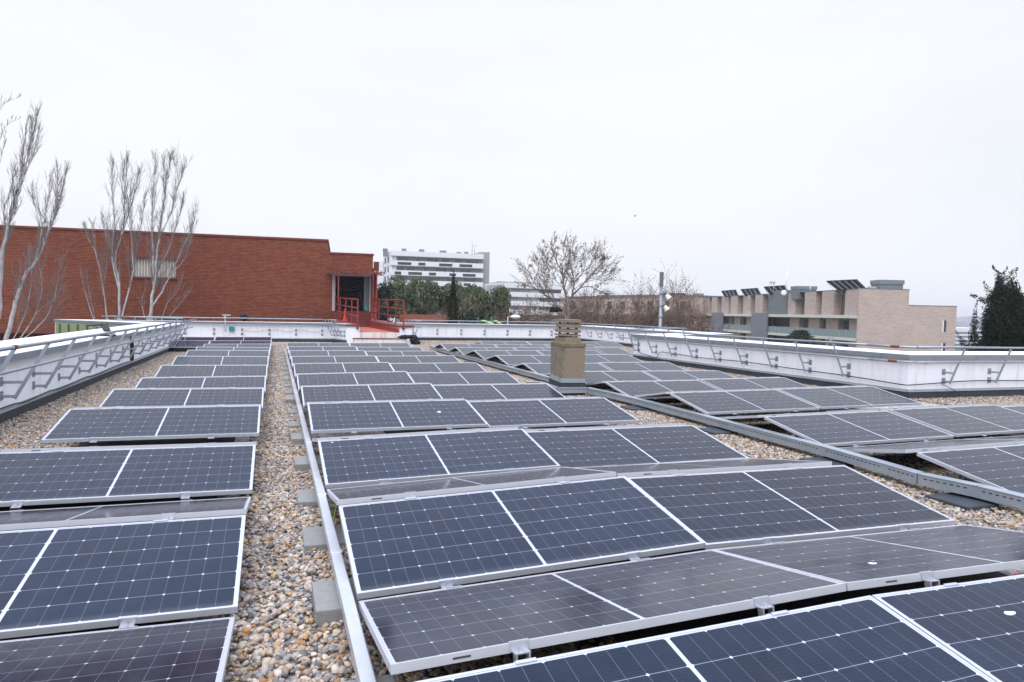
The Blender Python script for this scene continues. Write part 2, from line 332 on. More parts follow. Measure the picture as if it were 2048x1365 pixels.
class MB:
    def __init__(s): s.v = []; s.f = []
    def quad(s, a, b, c, d):
        n = len(s.v); s.v += [tuple(a), tuple(b), tuple(c), tuple(d)]; s.f.append((n, n + 1, n + 2, n + 3))
    def obox(s, o, ax, ay, az):
        o, ax, ay, az = Vector(o), Vector(ax), Vector(ay), Vector(az); n = len(s.v)
        if ax.cross(ay).dot(az) < 0: ax, ay = ay, ax
        for k in (0, 1):
            for p in (o, o + ax, o + ax + ay, o + ay): s.v.append(tuple(p + az * k))
        s.f += [(n, n + 3, n + 2, n + 1), (n + 4, n + 5, n + 6, n + 7), (n, n + 1, n + 5, n + 4), (n + 1, n + 2, n + 6, n + 5), (n + 2, n + 3, n + 7, n + 6), (n + 3, n, n + 4, n + 7)]
    def box(s, x0, y0, z0, x1, y1, z1):
        s.obox((x0, y0, z0), (x1 - x0, 0, 0), (0, y1 - y0, 0), (0, 0, z1 - z0))
    def bar(s, a, b, wd, ht, upv=(0, 0, 1)):
        a, b = Vector(a), Vector(b); d = b - a; sd_ = d.cross(Vector(upv))
        if sd_.length < 1e-6: sd_ = d.cross(Vector((1, 0, 0)))
        sd_.normalize(); u = sd_.cross(d).normalized()
        s.obox(a - sd_ * wd / 2 - u * ht / 2, d, sd_ * wd, u * ht)
    def tube(s, pts, r, n=8, cap=True):
        pts = [Vector(p) for p in pts]; m = len(pts)
        if not hasattr(r, '__len__'): r = [r] * m
        base = len(s.v); prev = None
        for i, p in enumerate(pts):
            t = (pts[min(i + 1, m - 1)] - pts[max(i - 1, 0)])
            if t.length < 1e-9: t = Vector((0, 0, 1))
            t.normalize()
            if prev is None:
                prev = t.cross(Vector((0, 0, 1)) if abs(t.z) < 0.9 else Vector((1, 0, 0))).normalized()
            else:
                prev = (prev - t * prev.dot(t)); prev = prev.normalized() if prev.length > 1e-6 else t.orthogonal().normalized()
            q = t.cross(prev)
            for k in range(n):
                a = 2 * math.pi * k / n; s.v.append(tuple(p + (prev * math.cos(a) + q * math.sin(a)) * r[i]))
        for i in range(m - 1):
            for k in range(n):
                a = base + i * n + k; b = base + i * n + (k + 1) % n; s.f.append((a, b, b + n, a + n))
        if cap:
            s.f.append(tuple(base + k for k in reversed(range(n)))); s.f.append(tuple(base + (m - 1) * n + k for k in range(n)))
    def prism(s, poly, z0, z1):
        """poly: list of (x,y) counter-clockwise"""
        a = sum(poly[i][0] * poly[(i + 1) % len(poly)][1] - poly[(i + 1) % len(poly)][0] * poly[i][1] for i in range(len(poly)))
        if a < 0: poly = poly[::-1]
        n = len(s.v); m = len(poly)
        for z in (z0, z1):
            for p in poly: s.v.append((p[0], p[1], z))
        s.f.append(tuple(n + i for i in reversed(range(m)))); s.f.append(tuple(n + m + i for i in range(m)))
        for i in range(m): j = (i + 1) % m; s.f.append((n + i, n + j, n + m + j, n + m + i))
    def lathe(s, c, prof, n=16, axis=(0, 0, 1)):
        """prof: list of (r, h) along axis from c"""
        axis = Vector(axis).normalized(); q = axis.orthogonal().normalized(); w_ = axis.cross(q); c = Vector(c); b = len(s.v)
        for r, h in prof:
            for k in range(n):
                a = 2 * math.pi * k / n; s.v.append(tuple(c + axis * h + (q * math.cos(a) + w_ * math.sin(a)) * r))
        for i in range(len(prof) - 1):
            for k in range(n):
                a = b + i * n + k; d = b + i * n + (k + 1) % n; s.f.append((a, d, d + n, a + n))
        s.f.append(tuple(b + k for k in reversed(range(n)))); s.f.append(tuple(b + (len(prof) - 1) * n + k for k in range(n)))
    def ball(s, c, r, sc_=(1, 1, 1), n=8, rng=None, jit=0):
        b = len(s.v)
        for i in range(n + 1):
            th = math.pi * i / n
            for k in range(n * 2):
                a = math.pi * k / n; j = 1 + (rng.uniform(-jit, jit) if rng else 0)
                s.v.append((c[0] + r * sc_[0] * math.sin(th) * math.cos(a) * j, c[1] + r * sc_[1] * math.sin(th) * math.sin(a) * j, c[2] + r * sc_[2] * math.cos(th) * j))
        m = 2 * n
        for i in range(n):
            for k in range(m):
                a = b + i * m + k; d = b + i * m + (k + 1) % m; s.f.append((a, a + m, d + m, d))
    def build(s, name, mt, parent=None, local=False, smooth=False, bevel=0.0, link=True):
        me = bpy.data.meshes.new(name); off = Vector((0, 0, 0))
        if parent is not None and not local: off = parent_world(parent)
        v = [(x - off.x, y - off.y, z - off.z) for x, y, z in s.v] if off.length > 0 else s.v
        me.from_pydata(v, [], s.f); me.update()
        if smooth:
            me.polygons.foreach_set('use_smooth', [True] * len(me.polygons))
        me.materials.append(mt)
        o = bpy.data.objects.new(name, me)
        if link: COL.objects.link(o)
        if parent is not None: o.parent = parent
        if bevel > 0:
            bm_ = o.modifiers.new('bevel', 'BEVEL'); bm_.width = bevel; bm_.segments = 2; bm_.limit_method = 'ANGLE'
        return o
def parent_world(p):
    v = Vector(p.location)
    while p.parent is not None:
        p = p.parent; v += Vector(p.location)
    return v
def copy_tree(o, parent=None):
    c = o.copy(); COL.objects.link(c); c.parent = parent
    for ch in [x for x in ALLCH.get(o.name, [])]:
        d = copy_tree(ch, c)
    return c
ALLCH = {}
def reg(parent, child):
    ALLCH.setdefault(parent.name, []).append(child); return child

# ------------------------------------------------------------------ roof bed and loose gravel
ZG = -0.36
roof_poly = [(-3.9, -6), (12.05, -6), (30, -6), (30, 6.15), (12.05, 6.15), (12.05, 17.6), (16.65, 20.2), (16.65, 32.1), (5.86, 32.1), (5.86, 28.6), (2.8, 28.6), (2.3, 29.5), (-7.95, 29.5), (-3.9, 25.2)]
b = MB(); b.prism(roof_poly, ZG - 0.5, ZG - 0.012)
tag(b.build('roof_gravel_bed', M['gravel']), kind='structure')
b = MB(); b.quad((-3000, -3000, -9.0), (3000, -3000, -9.0), (3000, 3000, -9.0), (-3000, 3000, -9.0))
tag(b.build('ground', M['asphalt']), kind='structure')

def gravel_stones():
    strips = [(-3.84, 1.5, -2.5, 25.2), (-0.66, -2.6, 0.14, 29), (4.0, -1.2, 6.3, 26.5), (10.0, 6.2, 11.98, 17.4), (12.0, 4.0, 22, 6.08), (10.6, 17.4, 16.5, 31.9),
              (0.15, -3.2, 1.2, 0.0), (2.0, 25.4, 10.6, 27.9), (5.9, 27.9, 10.6, 31.9), (-2.5, 26.5, 2.2, 29.3), (6.3, 0.0, 9.5, 5.0), (6.3, 5, 7.4, 20), (-4.5, 25.3, -2.5, 26.5)]
    me = bpy.data.meshes.new('gravel'); v = []; f = []
    for x0, y0, x1, y1 in strips:
        if x1 > 0.14 or x1 < 0.1:
            pass
        n = len(v); v += [(x0, y0, ZG), (x1, y0, ZG), (x1, y1, ZG), (x0, y1, ZG)]; f.append((n, n + 1, n + 2, n + 3))
    me.from_pydata(v, [], f); me.materials.append(M['pebble'])
    o = bpy.data.objects.new('gravel', me); COL.objects.link(o)
    tag(o, 'loose rounded beige and grey pebbles covering the flat roof', 'gravel', kind='stuff')
    ng = bpy.data.node_groups.new('gravel_scatter', 'GeometryNodeTree')
    ng.interface.new_socket('Geometry', in_out='INPUT', socket_type='NodeSocketGeometry')
    ng.interface.new_socket('Geometry', in_out='OUTPUT', socket_type='NodeSocketGeometry')
    N = ng.nodes.new; L = ng.links.new
    gi, go = N('NodeGroupInput'), N('NodeGroupOutput')
    dp = N('GeometryNodeDistributePointsOnFaces'); dp.distribute_method = 'RANDOM'; L(gi.outputs[0], dp.inputs[0])
    pos = N('GeometryNodeInputPosition'); ds = N('ShaderNodeVectorMath'); ds.operation = 'DISTANCE'; L(pos.outputs[0], ds.inputs[0]); ds.inputs[1].default_value = CAM
    mr = N('ShaderNodeMapRange'); L(ds.outputs['Value'], mr.inputs[0]); mr.inputs[1].default_value = 4; mr.inputs[2].default_value = 26
    mr.inputs[3].default_value = 2500; mr.inputs[4].default_value = 650; L(mr.outputs[0], dp.inputs['Density']); dp.inputs['Seed'].default_value = 3
    gti = N('GeometryNodeGeometryToInstance')
    for i, (sx, sy, sz) in enumerate([(1, .78, .62), (1, .66, .50), (1, .9, .72), (1.15, .7, .42)]):
        ico = N('GeometryNodeMeshIcoSphere'); ico.inputs['Radius'].default_value = 1.0; ico.inputs['Subdivisions'].default_value = 3
        sp = N('GeometryNodeSetPosition'); L(ico.outputs[0], sp.inputs[0])
        p2 = N('GeometryNodeInputPosition'); nz = N('ShaderNodeTexNoise'); nz.inputs['Scale'].default_value = 0.8 + .2 * i; nz.inputs['Detail'].default_value = 2
        va = N('ShaderNodeVectorMath'); va.operation = 'ADD'; L(p2.outputs[0], va.inputs[0]); va.inputs[1].default_value = (i * 7.3, 2.1, i * 3.3); L(va.outputs[0], nz.inputs['Vector'])
        sb = N('ShaderNodeVectorMath'); sb.operation = 'SUBTRACT'; L(nz.outputs['Color'], sb.inputs[0]); sb.inputs[1].default_value = (.5, .5, .5)
        sc_ = N('ShaderNodeVectorMath'); sc_.operation = 'SCALE'; L(sb.outputs[0], sc_.inputs[0]); sc_.inputs['Scale'].default_value = 1.1
        L(sc_.outputs[0], sp.inputs['Offset'])
        tr = N('GeometryNodeTransform'); L(sp.outputs[0], tr.inputs[0]); tr.inputs['Scale'].default_value = (sx, sy, sz)
        ss = N('GeometryNodeSetShadeSmooth'); L(tr.outputs[0], ss.inputs[0]); sm = N('GeometryNodeSetMaterial'); L(ss.outputs[0], sm.inputs[0]); sm.inputs['Material'].default_value = M['pebble']
        L(sm.outputs[0], gti.inputs[0])
    ip = N('GeometryNodeInstanceOnPoints'); L(dp.outputs['Points'], ip.inputs['Points']); L(gti.outputs[0], ip.inputs['Instance']); ip.inputs['Pick Instance'].default_value = True
    rr = N('FunctionNodeRandomValue'); rr.data_type = 'FLOAT_VECTOR'; rr.inputs[0].default_value = (-.55, -.55, 0); rr.inputs[1].default_value = (.55, .55, 6.28)
    L(rr.outputs[0], ip.inputs['Rotation'])
    rs = N('FunctionNodeRandomValue'); rs.data_type = 'FLOAT'; rs.inputs[2].default_value = 0.0; rs.inputs[3].default_value = 1.0; rs.inputs['Seed'].default_value = 9
    pw = N('ShaderNodeMath'); pw.operation = 'POWER'; L(rs.outputs[1], pw.inputs[0]); pw.inputs[1].default_value = 2.0
    ml = N('ShaderNodeMath'); ml.operation = 'MULTIPLY_ADD'; L(pw.outputs[0], ml.inputs[0]); ml.inputs[1].default_value = 0.0125; ml.inputs[2].default_value = 0.0122
    L(ml.outputs[0], ip.inputs['Scale'])
    ti = N('GeometryNodeTranslateInstances'); L(ip.outputs[0], ti.inputs[0])
    rt_ = N('FunctionNodeRandomValue'); rt_.data_type = 'FLOAT_VECTOR'; rt_.inputs[0].default_value = (0, 0, -.006); rt_.inputs[1].default_value = (0, 0, .016); rt_.inputs['Seed'].default_value = 5
    L(rt_.outputs[0], ti.inputs['Translation']); ti.inputs['Local Space'].default_value = False
    L(ti.outputs[0], go.inputs[0])
    md = o.modifiers.new('scatter', 'NODES'); md.node_group = ng
gravel_stones()
for x0, y0, x1, y1, lab in ((1.0, -3.4, 4.05, 19.3, 'dark sheet added as shade on the roof under the middle panels'), (5.95, 1.0, 9.6, 18.6, 'dark sheet added as shade on the roof under the right panels'), (-2.5, -3.4, -.85, 24.0, 'dark sheet added as shade on the roof under the left panels')):
    b = MB(); b.box(x0, y0, ZG - .011, x1, y1, ZG + .012); tag(b.build('shade_sheet', M['undershade']), lab, 'shade sheet')  # added dark sheets: painted shade for the gaps below the panels

# ------------------------------------------------------------------ solar panels
PL, PW, PD = 2.094, 1.038, 0.1728
RUN = math.sqrt(PW * PW - PD * PD)
PITCH, GR = 2.2461, 0.139
def frame_mesh():
    b = MB(); t = .013; h = .035
    b.box(0, 0, -h, PL, t, 0); b.box(0, PW - t, -h, PL, PW, 0); b.box(0, t, -h, t, PW - t, -.0005); b.box(PL - t, t, -h, PL, PW - t, -.0005)
    b.box(t, t, -h, PL - t, t + .018, -h + .003); b.box(t, PW - t - .018, -h, PL - t, PW - t, -h + .003)
    return b
proto_frame = frame_mesh().build('frame', M['alu'], link=False, bevel=0)
b = MB(); b.obox((.013, .013, -.009), (PL - .026, 0, 0), (0, PW - .026, 0), (0, 0, .0065)); proto_glass = b.build('glass', M['cells'], link=False)
def clamp_mesh(low):
    b = MB(); s = -1 if low else 1; y = 0 if low else PW
    b.box(-.04, min(y - s * .014, y + s * .003), .001, .04, max(y - s * .014, y + s * .003), .0045)
    b.box(-.04, min(y + s * .0008, y + s * .004), -.030, .04, max(y + s * .0008, y + s * .004), .001)
    b.box(-.032, min(y + s * .004, y + s * .040), -.034, .032, max(y + s * .004, y + s * .040), -.029)
    b.lathe((0, y + s * .022, -.029), [(.009, 0), (.009, .007), (.005, .0071), (.005, .012)], 8)
    if not low:
        b.box(-.030, y + .006, -.075, -.022, y + .040, -.034); b.box(.022, y + .006, -.075, .030, y + .040, -.034)
    return b
proto_clamp = {0: clamp_mesh(False).build('clamp', M['alu_dull'], link=False), 1: clamp_mesh(True).build('clamp', M['alu_dull'], link=False)}
b = MB(); b.box(-.020, -.02, -.34, .020, .02, -.036); b.box(.07, -.02, -.34, .10, .02, -.036); proto_leg = b.build('support_leg', M['strip'], link=False)
b = MB(); b.box(0, PW + .0006, -.022, .07, PW + .0012, -.014); proto_mark = b.build('maker_mark', mat('dark_mark', (.05, .05, .055), .6), link=False)

Q = {('L',1,0):(-.08,-.051),('L',2,0):(-.074,-.063),('L',3,0):(-.05,-.028),('L',4,0):(.017,.028),('L',5,0):(-.02,.001),('L',6,0):(-.047,-.056),('L',7,0):(-.023,-.014),('L',8,0):(.009,.025),('L',9,0):(.023,.034),('L',10,0):(-.023,-.004),('L',11,0):(-.022,-.038),('L',12,0):(-.026,-.035),('L',13,0):(.02,.009),('L',13,1):(-.001,-.001),
('M',1,0):(-.008,.057),('M',1,1):(.057,.035),('M',2,0):(-.013,.058),('M',2,1):(.045,.028),('M',3,0):(-.008,.036),('M',3,1):(0,.001),('M',4,0):(.051,.053),('M',4,1):(.023,.036),('M',5,0):(.015,.036),('M',5,1):(.001,.002),('M',6,0):(0,.034),('M',6,1):(.003,.004),('M',7,0):(.019,.04),('M',7,1):(.014,.022),('M',8,0):(.025,.037),('M',8,1):(.026,.041),('M',9,0):(.03,.036),('M',9,1):(.017,.026),('M',10,0):(.022,.034),('M',10,1):(.008,.013),('M',11,0):(.02,.033),('M',11,1):(.026,.041),
('S',2,0):(-.049,-.027),('S',3,0):(-.033,-.012),('S',3,1):(.003,.02),('S',4,0):(.012,.029),('S',4,1):(.036,.055),('S',5,0):(-.046,-.041),('S',5,1):(-.025,-.007),('S',6,0):(-.048,-.059),('S',6,1):(-.057,-.064),('S',7,0):(-.045,-.05),('S',7,1):(-.035,-.025),('S',8,0):(.006,.009),('S',8,1):(.016,.035),('S',9,0):(.011,.016),('S',9,1):(.017,.027),('S',10,0):(-.02,-.026),('S',10,1):(-.018,-.018),('S',10,2):(-.014,-.021),('S',11,0):(-.01,-.022),('S',11,1):(-.029,-.039),('S',11,2):(-.016,-.024)}
NCOL = {'M': {r: 2 for r in range(1, 12)}, 'L': {1: 2, 2: 2, 3: 2, **{r: 1 for r in range(4, 12)}, 12: 3, 13: 3},
        'S': {2: 3, 3: 3, 4: 2, 5: 2, 6: 2, 7: 2, 8: 2, 9: 2, 10: 3, 11: 3, 12: 3}}
ORD = ['zeroth', 'first', 'second', 'third', 'fourth', 'fifth', 'sixth', 'seventh', 'eighth', 'ninth', 'tenth', 'eleventh', 'twelfth', 'thirteenth']
BLK = {'M': 'middle', 'L': 'left', 'S': 'right'}
def place_panel(blk, r, pn, brown):
    yr = (r - 2) * PITCH; sg = 1
    if blk == 'M': X0 = 0 + pn * (PL + .010) + .0004 * yr
    if blk == 'S': yr += .555; X0 = 5.6913 + pn * (PL + .0419) - .0066 * yr
    if blk == 'S' and r == 12: X0 = 7.72 + pn * (PL + .03)
    if blk == 'L': yr += .1562; X0 = -.5703 - (pn + 1) * PL - pn * .012 + .0034 * yr
    q = Q.get((blk, r, pn))
    if q is None:
        q = Q.get((blk, r, 0), (0.0, 0.0)); e = q[1]; q = (e, e + .004 * pn)
    zl, zr = q if blk != 'L' else (q[1], q[0])
    dz = .0017 * yr; zl += dz; zr += dz
    d = -1 if brown else 1       # low edge toward camera (blue) or away (brown)
    y_high = yr + (GR if brown else 0)
    ex = Vector((PL, 0, zr - zl)).normalized()
    pdz = PD + (.014 if brown else 0.0)
    ey = Vector((0, d * math.sqrt(PW * PW - pdz * pdz), pdz)).normalized()
    if brown:
        ex = -ex
    ez = ex.cross(ey).normalized(); ey = ez.cross(ex)
    hx, hz_ = (X0 + PL, zr) if brown else (X0, zl)
    org = Vector((hx, y_high, hz_)) - ey * PW
    ncol = NCOL[blk][r]
    names_ = {1: ['the single one'], 2: ['left one', 'right one'], 3: ['left one', 'centre one', 'right one']}[ncol]
    pos = names_[::-1][pn] if blk == 'L' else names_[pn]
    row = r if blk != 'S' else r - 1
    lab = (f"brownish solar panel tilted away from camera, {pos} in {ORD[row]} row of {BLK[blk]} block" if brown else
           f"blue solar panel tilted toward camera, {pos} in {ORD[row]} row of {BLK[blk]} block")
    e = empty('solar_module', org, lab, 'solar panel', f"solar panels in the {BLK[blk]} block of the roof")
    mtx = Matrix((ex, ey, ez)).transposed()
    e.rotation_mode = 'QUATERNION'; e.rotation_quaternion = mtx.to_quaternion()
    for pr in (proto_frame, proto_glass):
        c = pr.copy(); COL.objects.link(c); c.parent = e
    if r <= 7:
        for k, lowf in ((.47, 0), (1.60, 0), (.47, 1), (1.60, 1)):
            c = proto_clamp[lowf].copy(); COL.objects.link(c); c.parent = e; c.location = (k, 0, 0)
    if not brown:
        for k in (.42, 1.62):
            c = proto_leg.copy(); COL.objects.link(c); c.parent = e; c.location = (k, PW - .16, 0)
    if brown and r <= 4:
        c = proto_mark.copy(); COL.objects.link(c); c.parent = e; c.location = (PL - .30, 0, 0)
    return e
PAN = {}
for blk in 'MLS':
    for r, n in NCOL[blk].items():
        for pn in range(n):
            PAN[(blk, r, pn, 0)] = place_panel(blk, r, pn, False)
            PAN[(blk, r, pn, 1)] = place_panel(blk, r, pn, True)
def spot(key, u, v, ru, rv, seed=0):
    rng = random.Random(seed); b = MB(); n = 14; base = []
    for k in range(n):
        a = 2 * math.pi * k / n; j = 1 + rng.uniform(-.18, .18); base.append((u + math.cos(a) * ru * j, v + math.sin(a) * rv * j))
    b.prism(base, -.0028, -.0014); b.build('dropping', M['guano'], PAN[key], local=True)
spot(('M', 1, 1, 1), PL - .47, PW - .30, .022, .020, 1)
spot(('M', 1, 1, 0), .53, PW - .24, .030, .014, 2)
spot(('M', 4, 0, 0), 1.60, .55, .022, .03, 3)
spot(('L', 3, 1, 0), PL - .80, PW - .12, .018, .012, 4)
spot(('M', 3, 0, 0), .13, PW - .06, .010, .008, 5)

# ------------------------------------------------------------------ conduit on concrete pavers along the middle block
b = MB(); b.bar((-.045, -2.6, ZG + .135), (-.02, 20.6, ZG + .135), .064, .06); cd_ = b.build('cable_duct', M['conduit'], bevel=.006)
tag(cd_, 'long closed steel cable duct running beside the left edge of middle panels', 'cable duct')
for y in (-.36, .98, 3.2, 6.1, 9.0, 12.0, 15.5, 18.6):
    s = MB(); s.box(-.076 + y * .0011, y, ZG + .102, -.006 + y * .0011, y + .055, ZG + .168); s.build('joint_sleeve', M['conduit'], cd_, bevel=.003)
for i, (y, dx) in enumerate([(-2.08, 0), (-.97, .01), (.17, 0), (1.25, -.005), (2.49, .005), (3.87, 0), (5.07, -.005), (6.3, .01), (7.55, 0), (8.8, .01), (10.0, 0), (11.3, -.01), (12.6, .01), (13.9, 0), (15.2, 0), (16.6, 0), (18.0, .01), (19.4, 0)]):
    hh = .085 if i in (0, 1, 4, 5, 8) else .045
    b = MB(); b.box(-.205 + dx, y, ZG - .02, .085 + dx, y + .40, ZG + hh)
    o = b.build('concrete_paver', M['paver'], bevel=.006)
    nth = ['nearest', 'second', 'third', 'fourth', 'fifth', 'sixth', 'seventh', 'eighth', 'ninth', 'tenth', 'eleventh', 'twelfth', 'thirteenth', 'fourteenth', 'fifteenth', 'sixteenth', 'seventeenth', 'farthest'][i]
    tag(o, f"grey concrete block under the steel cable duct, {nth} {'one' if nth.endswith('st') and nth != 'first' else 'counted'} from the camera", 'paving block', 'concrete blocks carrying the cable duct')

# perforated tray along the right block, kinked round the chimney
def tray(pts, name, label):
    e = empty(name, (pts[0][0], pts[0][1], ZG), label, 'cable tray', 'perforated cable trays')
    body = MB(); slot = MB(); z0, z1 = ZG + .07, ZG + .17; wd = .115
    for i in range(len(pts) - 1):
        a = Vector((*pts[i], 0)); c = Vector((*pts[i + 1], 0)); d = (c - a); ln = d.length; d.normalize(); nrm = Vector((d.y, -d.x, 0))
        if nrm.x > 0: nrm = -nrm                           # nrm points to the visible (left) side
        body.obox(a - nrm * wd / 2 + Vector((0, 0, z0)), d * ln, nrm * wd, Vector((0, 0, z1 - z0)))
        body.obox(a - nrm * (wd / 2 + .006) + Vector((0, 0, z1)), d * ln, nrm * (wd + .012), Vector((0, 0, .006)))
        k = .05
        while k < ln - .06:
            slot.obox(a + nrm * (wd / 2) + d * k + Vector((0, 0, z0 + .062)), d * .030, nrm * .0016, Vector((0, 0, .010))); k += .058
        if ln > 1.2:
            k = .9
            while k < ln: body.obox(a + nrm * (wd / 2) + d * k + Vector((0, 0, z0)), d * .05, nrm * .003, Vector((0, 0, z1 - z0 - .004))); k += 2.9
    body.build('tray_body', M['tray'], e); sl_ = slot.build('slots', M['slot'], e); return e
tray([(5.80, 23.6), (5.70, 22.2), (5.63, 20.0), (5.60, 17.5), (5.57, 14.0), (5.55, 11.0), (5.53, 9.05)], 'cable_tray', 'perforated steel tray running away behind the stone chimney')
tray([(4.62, 8.95), (4.98, 8.90)], 'cable_tray', 'stub of perforated tray just left of the stone chimney')
tray([(4.92, 8.80), (4.84, 7.78), (5.46, 7.72)], 'cable_tray', 'short kinked perforated steel tray in front of the stone chimney')
tray([(5.47, 7.72), (5.56, 6.9), (5.60, 6.0), (5.60, 4.2), (5.57, 1.6), (5.50, .7), (5.45, .3), (5.56, -.2), (5.62, -1.2)], 'cable_tray', 'long perforated steel tray along the near right panels')
for i, (x, y) in enumerate([(5.32, -.35), (5.33, 1.25), (5.38, 3.3), (5.38, 5.6), (5.36, 12.2), (5.4, 16)]):
    b = MB(); b.box(x - .10, y, ZG - .01, x + .28, y + .42, ZG + .045); o = b.build('rubber_pad', M['membrane'], bevel=.01)
    tag(o, f"dark flat pad under the perforated tray, {['nearest one','second nearest','third nearest','fourth nearest','just behind the chimney','farthest one'][i]}", 'support pad', 'pads under the perforated tray')

# thin earth wires
def wire(pts, r, m, label, cat='wire'):
    b = MB(); P_ = [Vector(p) for p in pts]; q = []
    for i in range(len(P_) - 1):
        p0 = P_[max(i - 1, 0)]; p1 = P_[i]; p2 = P_[i + 1]; p3 = P_[min(i + 2, len(P_) - 1)]
        for k in range(6):
            t = k / 6; q.append(.5 * ((2 * p1) + (-p0 + p2) * t + (2 * p0 - 5 * p1 + 4 * p2 - p3) * t * t + (-p0 + 3 * p1 - 3 * p2 + p3) * t ** 3))
    q.append(P_[-1]); b.tube(q, r, 6); o = b.build('cable', m, smooth=True); return tag(o, label, cat)
wire([(.0, 1.02 - .6, ZG + .10), (.03, .50, ZG + .20), (.10, .55, ZG + .27), (.16, .6, ZG + .24)], .003, M['wire'], 'thin green earth wire between steel duct and second row panel')
wire([(.55, -2.05, -.27), (.75, -2.12, -.20), (1.0, -2.15, -.16), (1.2, -2.12, -.20)], .004, M['wire'], 'yellow-green wire sagging under the nearest middle panels', 'wire')
wire([(1.05, -2.10, -.13), (1.9, -2.12, -.10), (2.6, -2.10, -.06), (3.3, -2.1, -.03)], .003, M['redwire'], 'thin red cable along the underside of the near brownish panels', 'wire')
wire([(5.75, 4.6, -.05), (5.95, 4.45, -.10), (6.2, 4.2, -.24), (6.35, 4.1, -.30)], .003, M['wire'], 'thin green wire hanging under the right block panels', 'wire')

wire([(1.3, -2.12, -.17), (1.9, -2.16, -.24), (2.5, -2.13, -.16), (3.1, -2.17, -.22), (3.9, -2.12, -.12)], .004, M['black'], 'black cable looping in the gap below the near middle ridge', 'cable')
wire([(.12, .10, -.12), (.35, .08, -.2), (.6, .1, -.24), (.9, .06, -.16)], .004, M['black'], 'black cable in the ridge gap of the second middle row', 'cable')
wire([(5.72, 2.5, -.1), (5.95, 2.3, -.2), (6.3, 2.2, -.27), (6.6, 2.0, -.3)], .005, M['black'], 'black cable hanging inside the open end of the right rows', 'cable')
# ------------------------------------------------------------------ chimney
def chimney():
    cx, cy = 5.30, 8.37
    ang = math.radians(8.7)
    ux, uy = Vector((math.cos(ang), math.sin(ang) * -1, 0)), Vector((math.sin(ang), math.cos(ang), 0))
    e = empty('chimney', (cx, cy, ZG), 'square stained stone chimney with stacked slab vents beside the tray', 'chimney')
    def blk(hx, hy, z0, z1, ox=0, oy=0):
        b = MB(); o = Vector((cx, cy, z0)) - ux * hx - uy * hy + ux * ox + uy * oy; b.obox(o, ux * 2 * hx, uy * 2 * hy, Vector((0, 0, z1 - z0))); return b
    blk(.250, .52, ZG - .01, ZG + .255).build('membrane_collar', M['membrane'], e, bevel=.01)
    blk(.262, .532, ZG + .256, ZG + .268).build('flashing', M['tray'], e)
    blk(.243, .513, ZG + .268, ZG + .335).build('flashing', M['tray'], e, bevel=.004)
    blk(.232, .50, ZG + .32, ZG + .99).build('shaft', M['stone_edge'], e, bevel=.012)
    blk(.240, .515, ZG + .955, ZG + 1.05).build('crown_slab', M['stone_dk'], e, bevel=.02)
    b = MB(); o = Vector((cx, cy, ZG + .336)) - ux * .185 - uy * .507; b.obox(o, ux * .41, uy * .006, Vector((0, 0, .615))); b.build('front_panel', M['stone'], e)
    blk(.165, .42, ZG + 1.045, ZG + 1.15, .0).build('crown_slab', M['stone'], e, bevel=.012)
    for i, (dx, z0, z1, hx) in enumerate([(-.010, 1.172, 1.207, .175), (-.006, 1.242, 1.307, .168), (.004, 1.347, 1.409, .163), (.002, 1.446, 1.511, .165)]):
        blk(hx, .41, ZG + z0, ZG + z1, dx, 0).build('vent_slab', M['stone'], e, bevel=.006)
        zz = ZG + [1.149, 1.206, 1.306, 1.408][i]
        for (px, py) in ((-.09, -.32), (.09, -.32), (-.09, .32), (.09, .32)):
            b = MB(); o = Vector((cx, cy, zz)) + ux * (px - .02) + uy * (py - .03); b.obox(o, ux * .04, uy * .06, Vector((0, 0, ZG + z0 - zz + .001))); b.build('spacer', M['stone_dk'], e)
chimney()

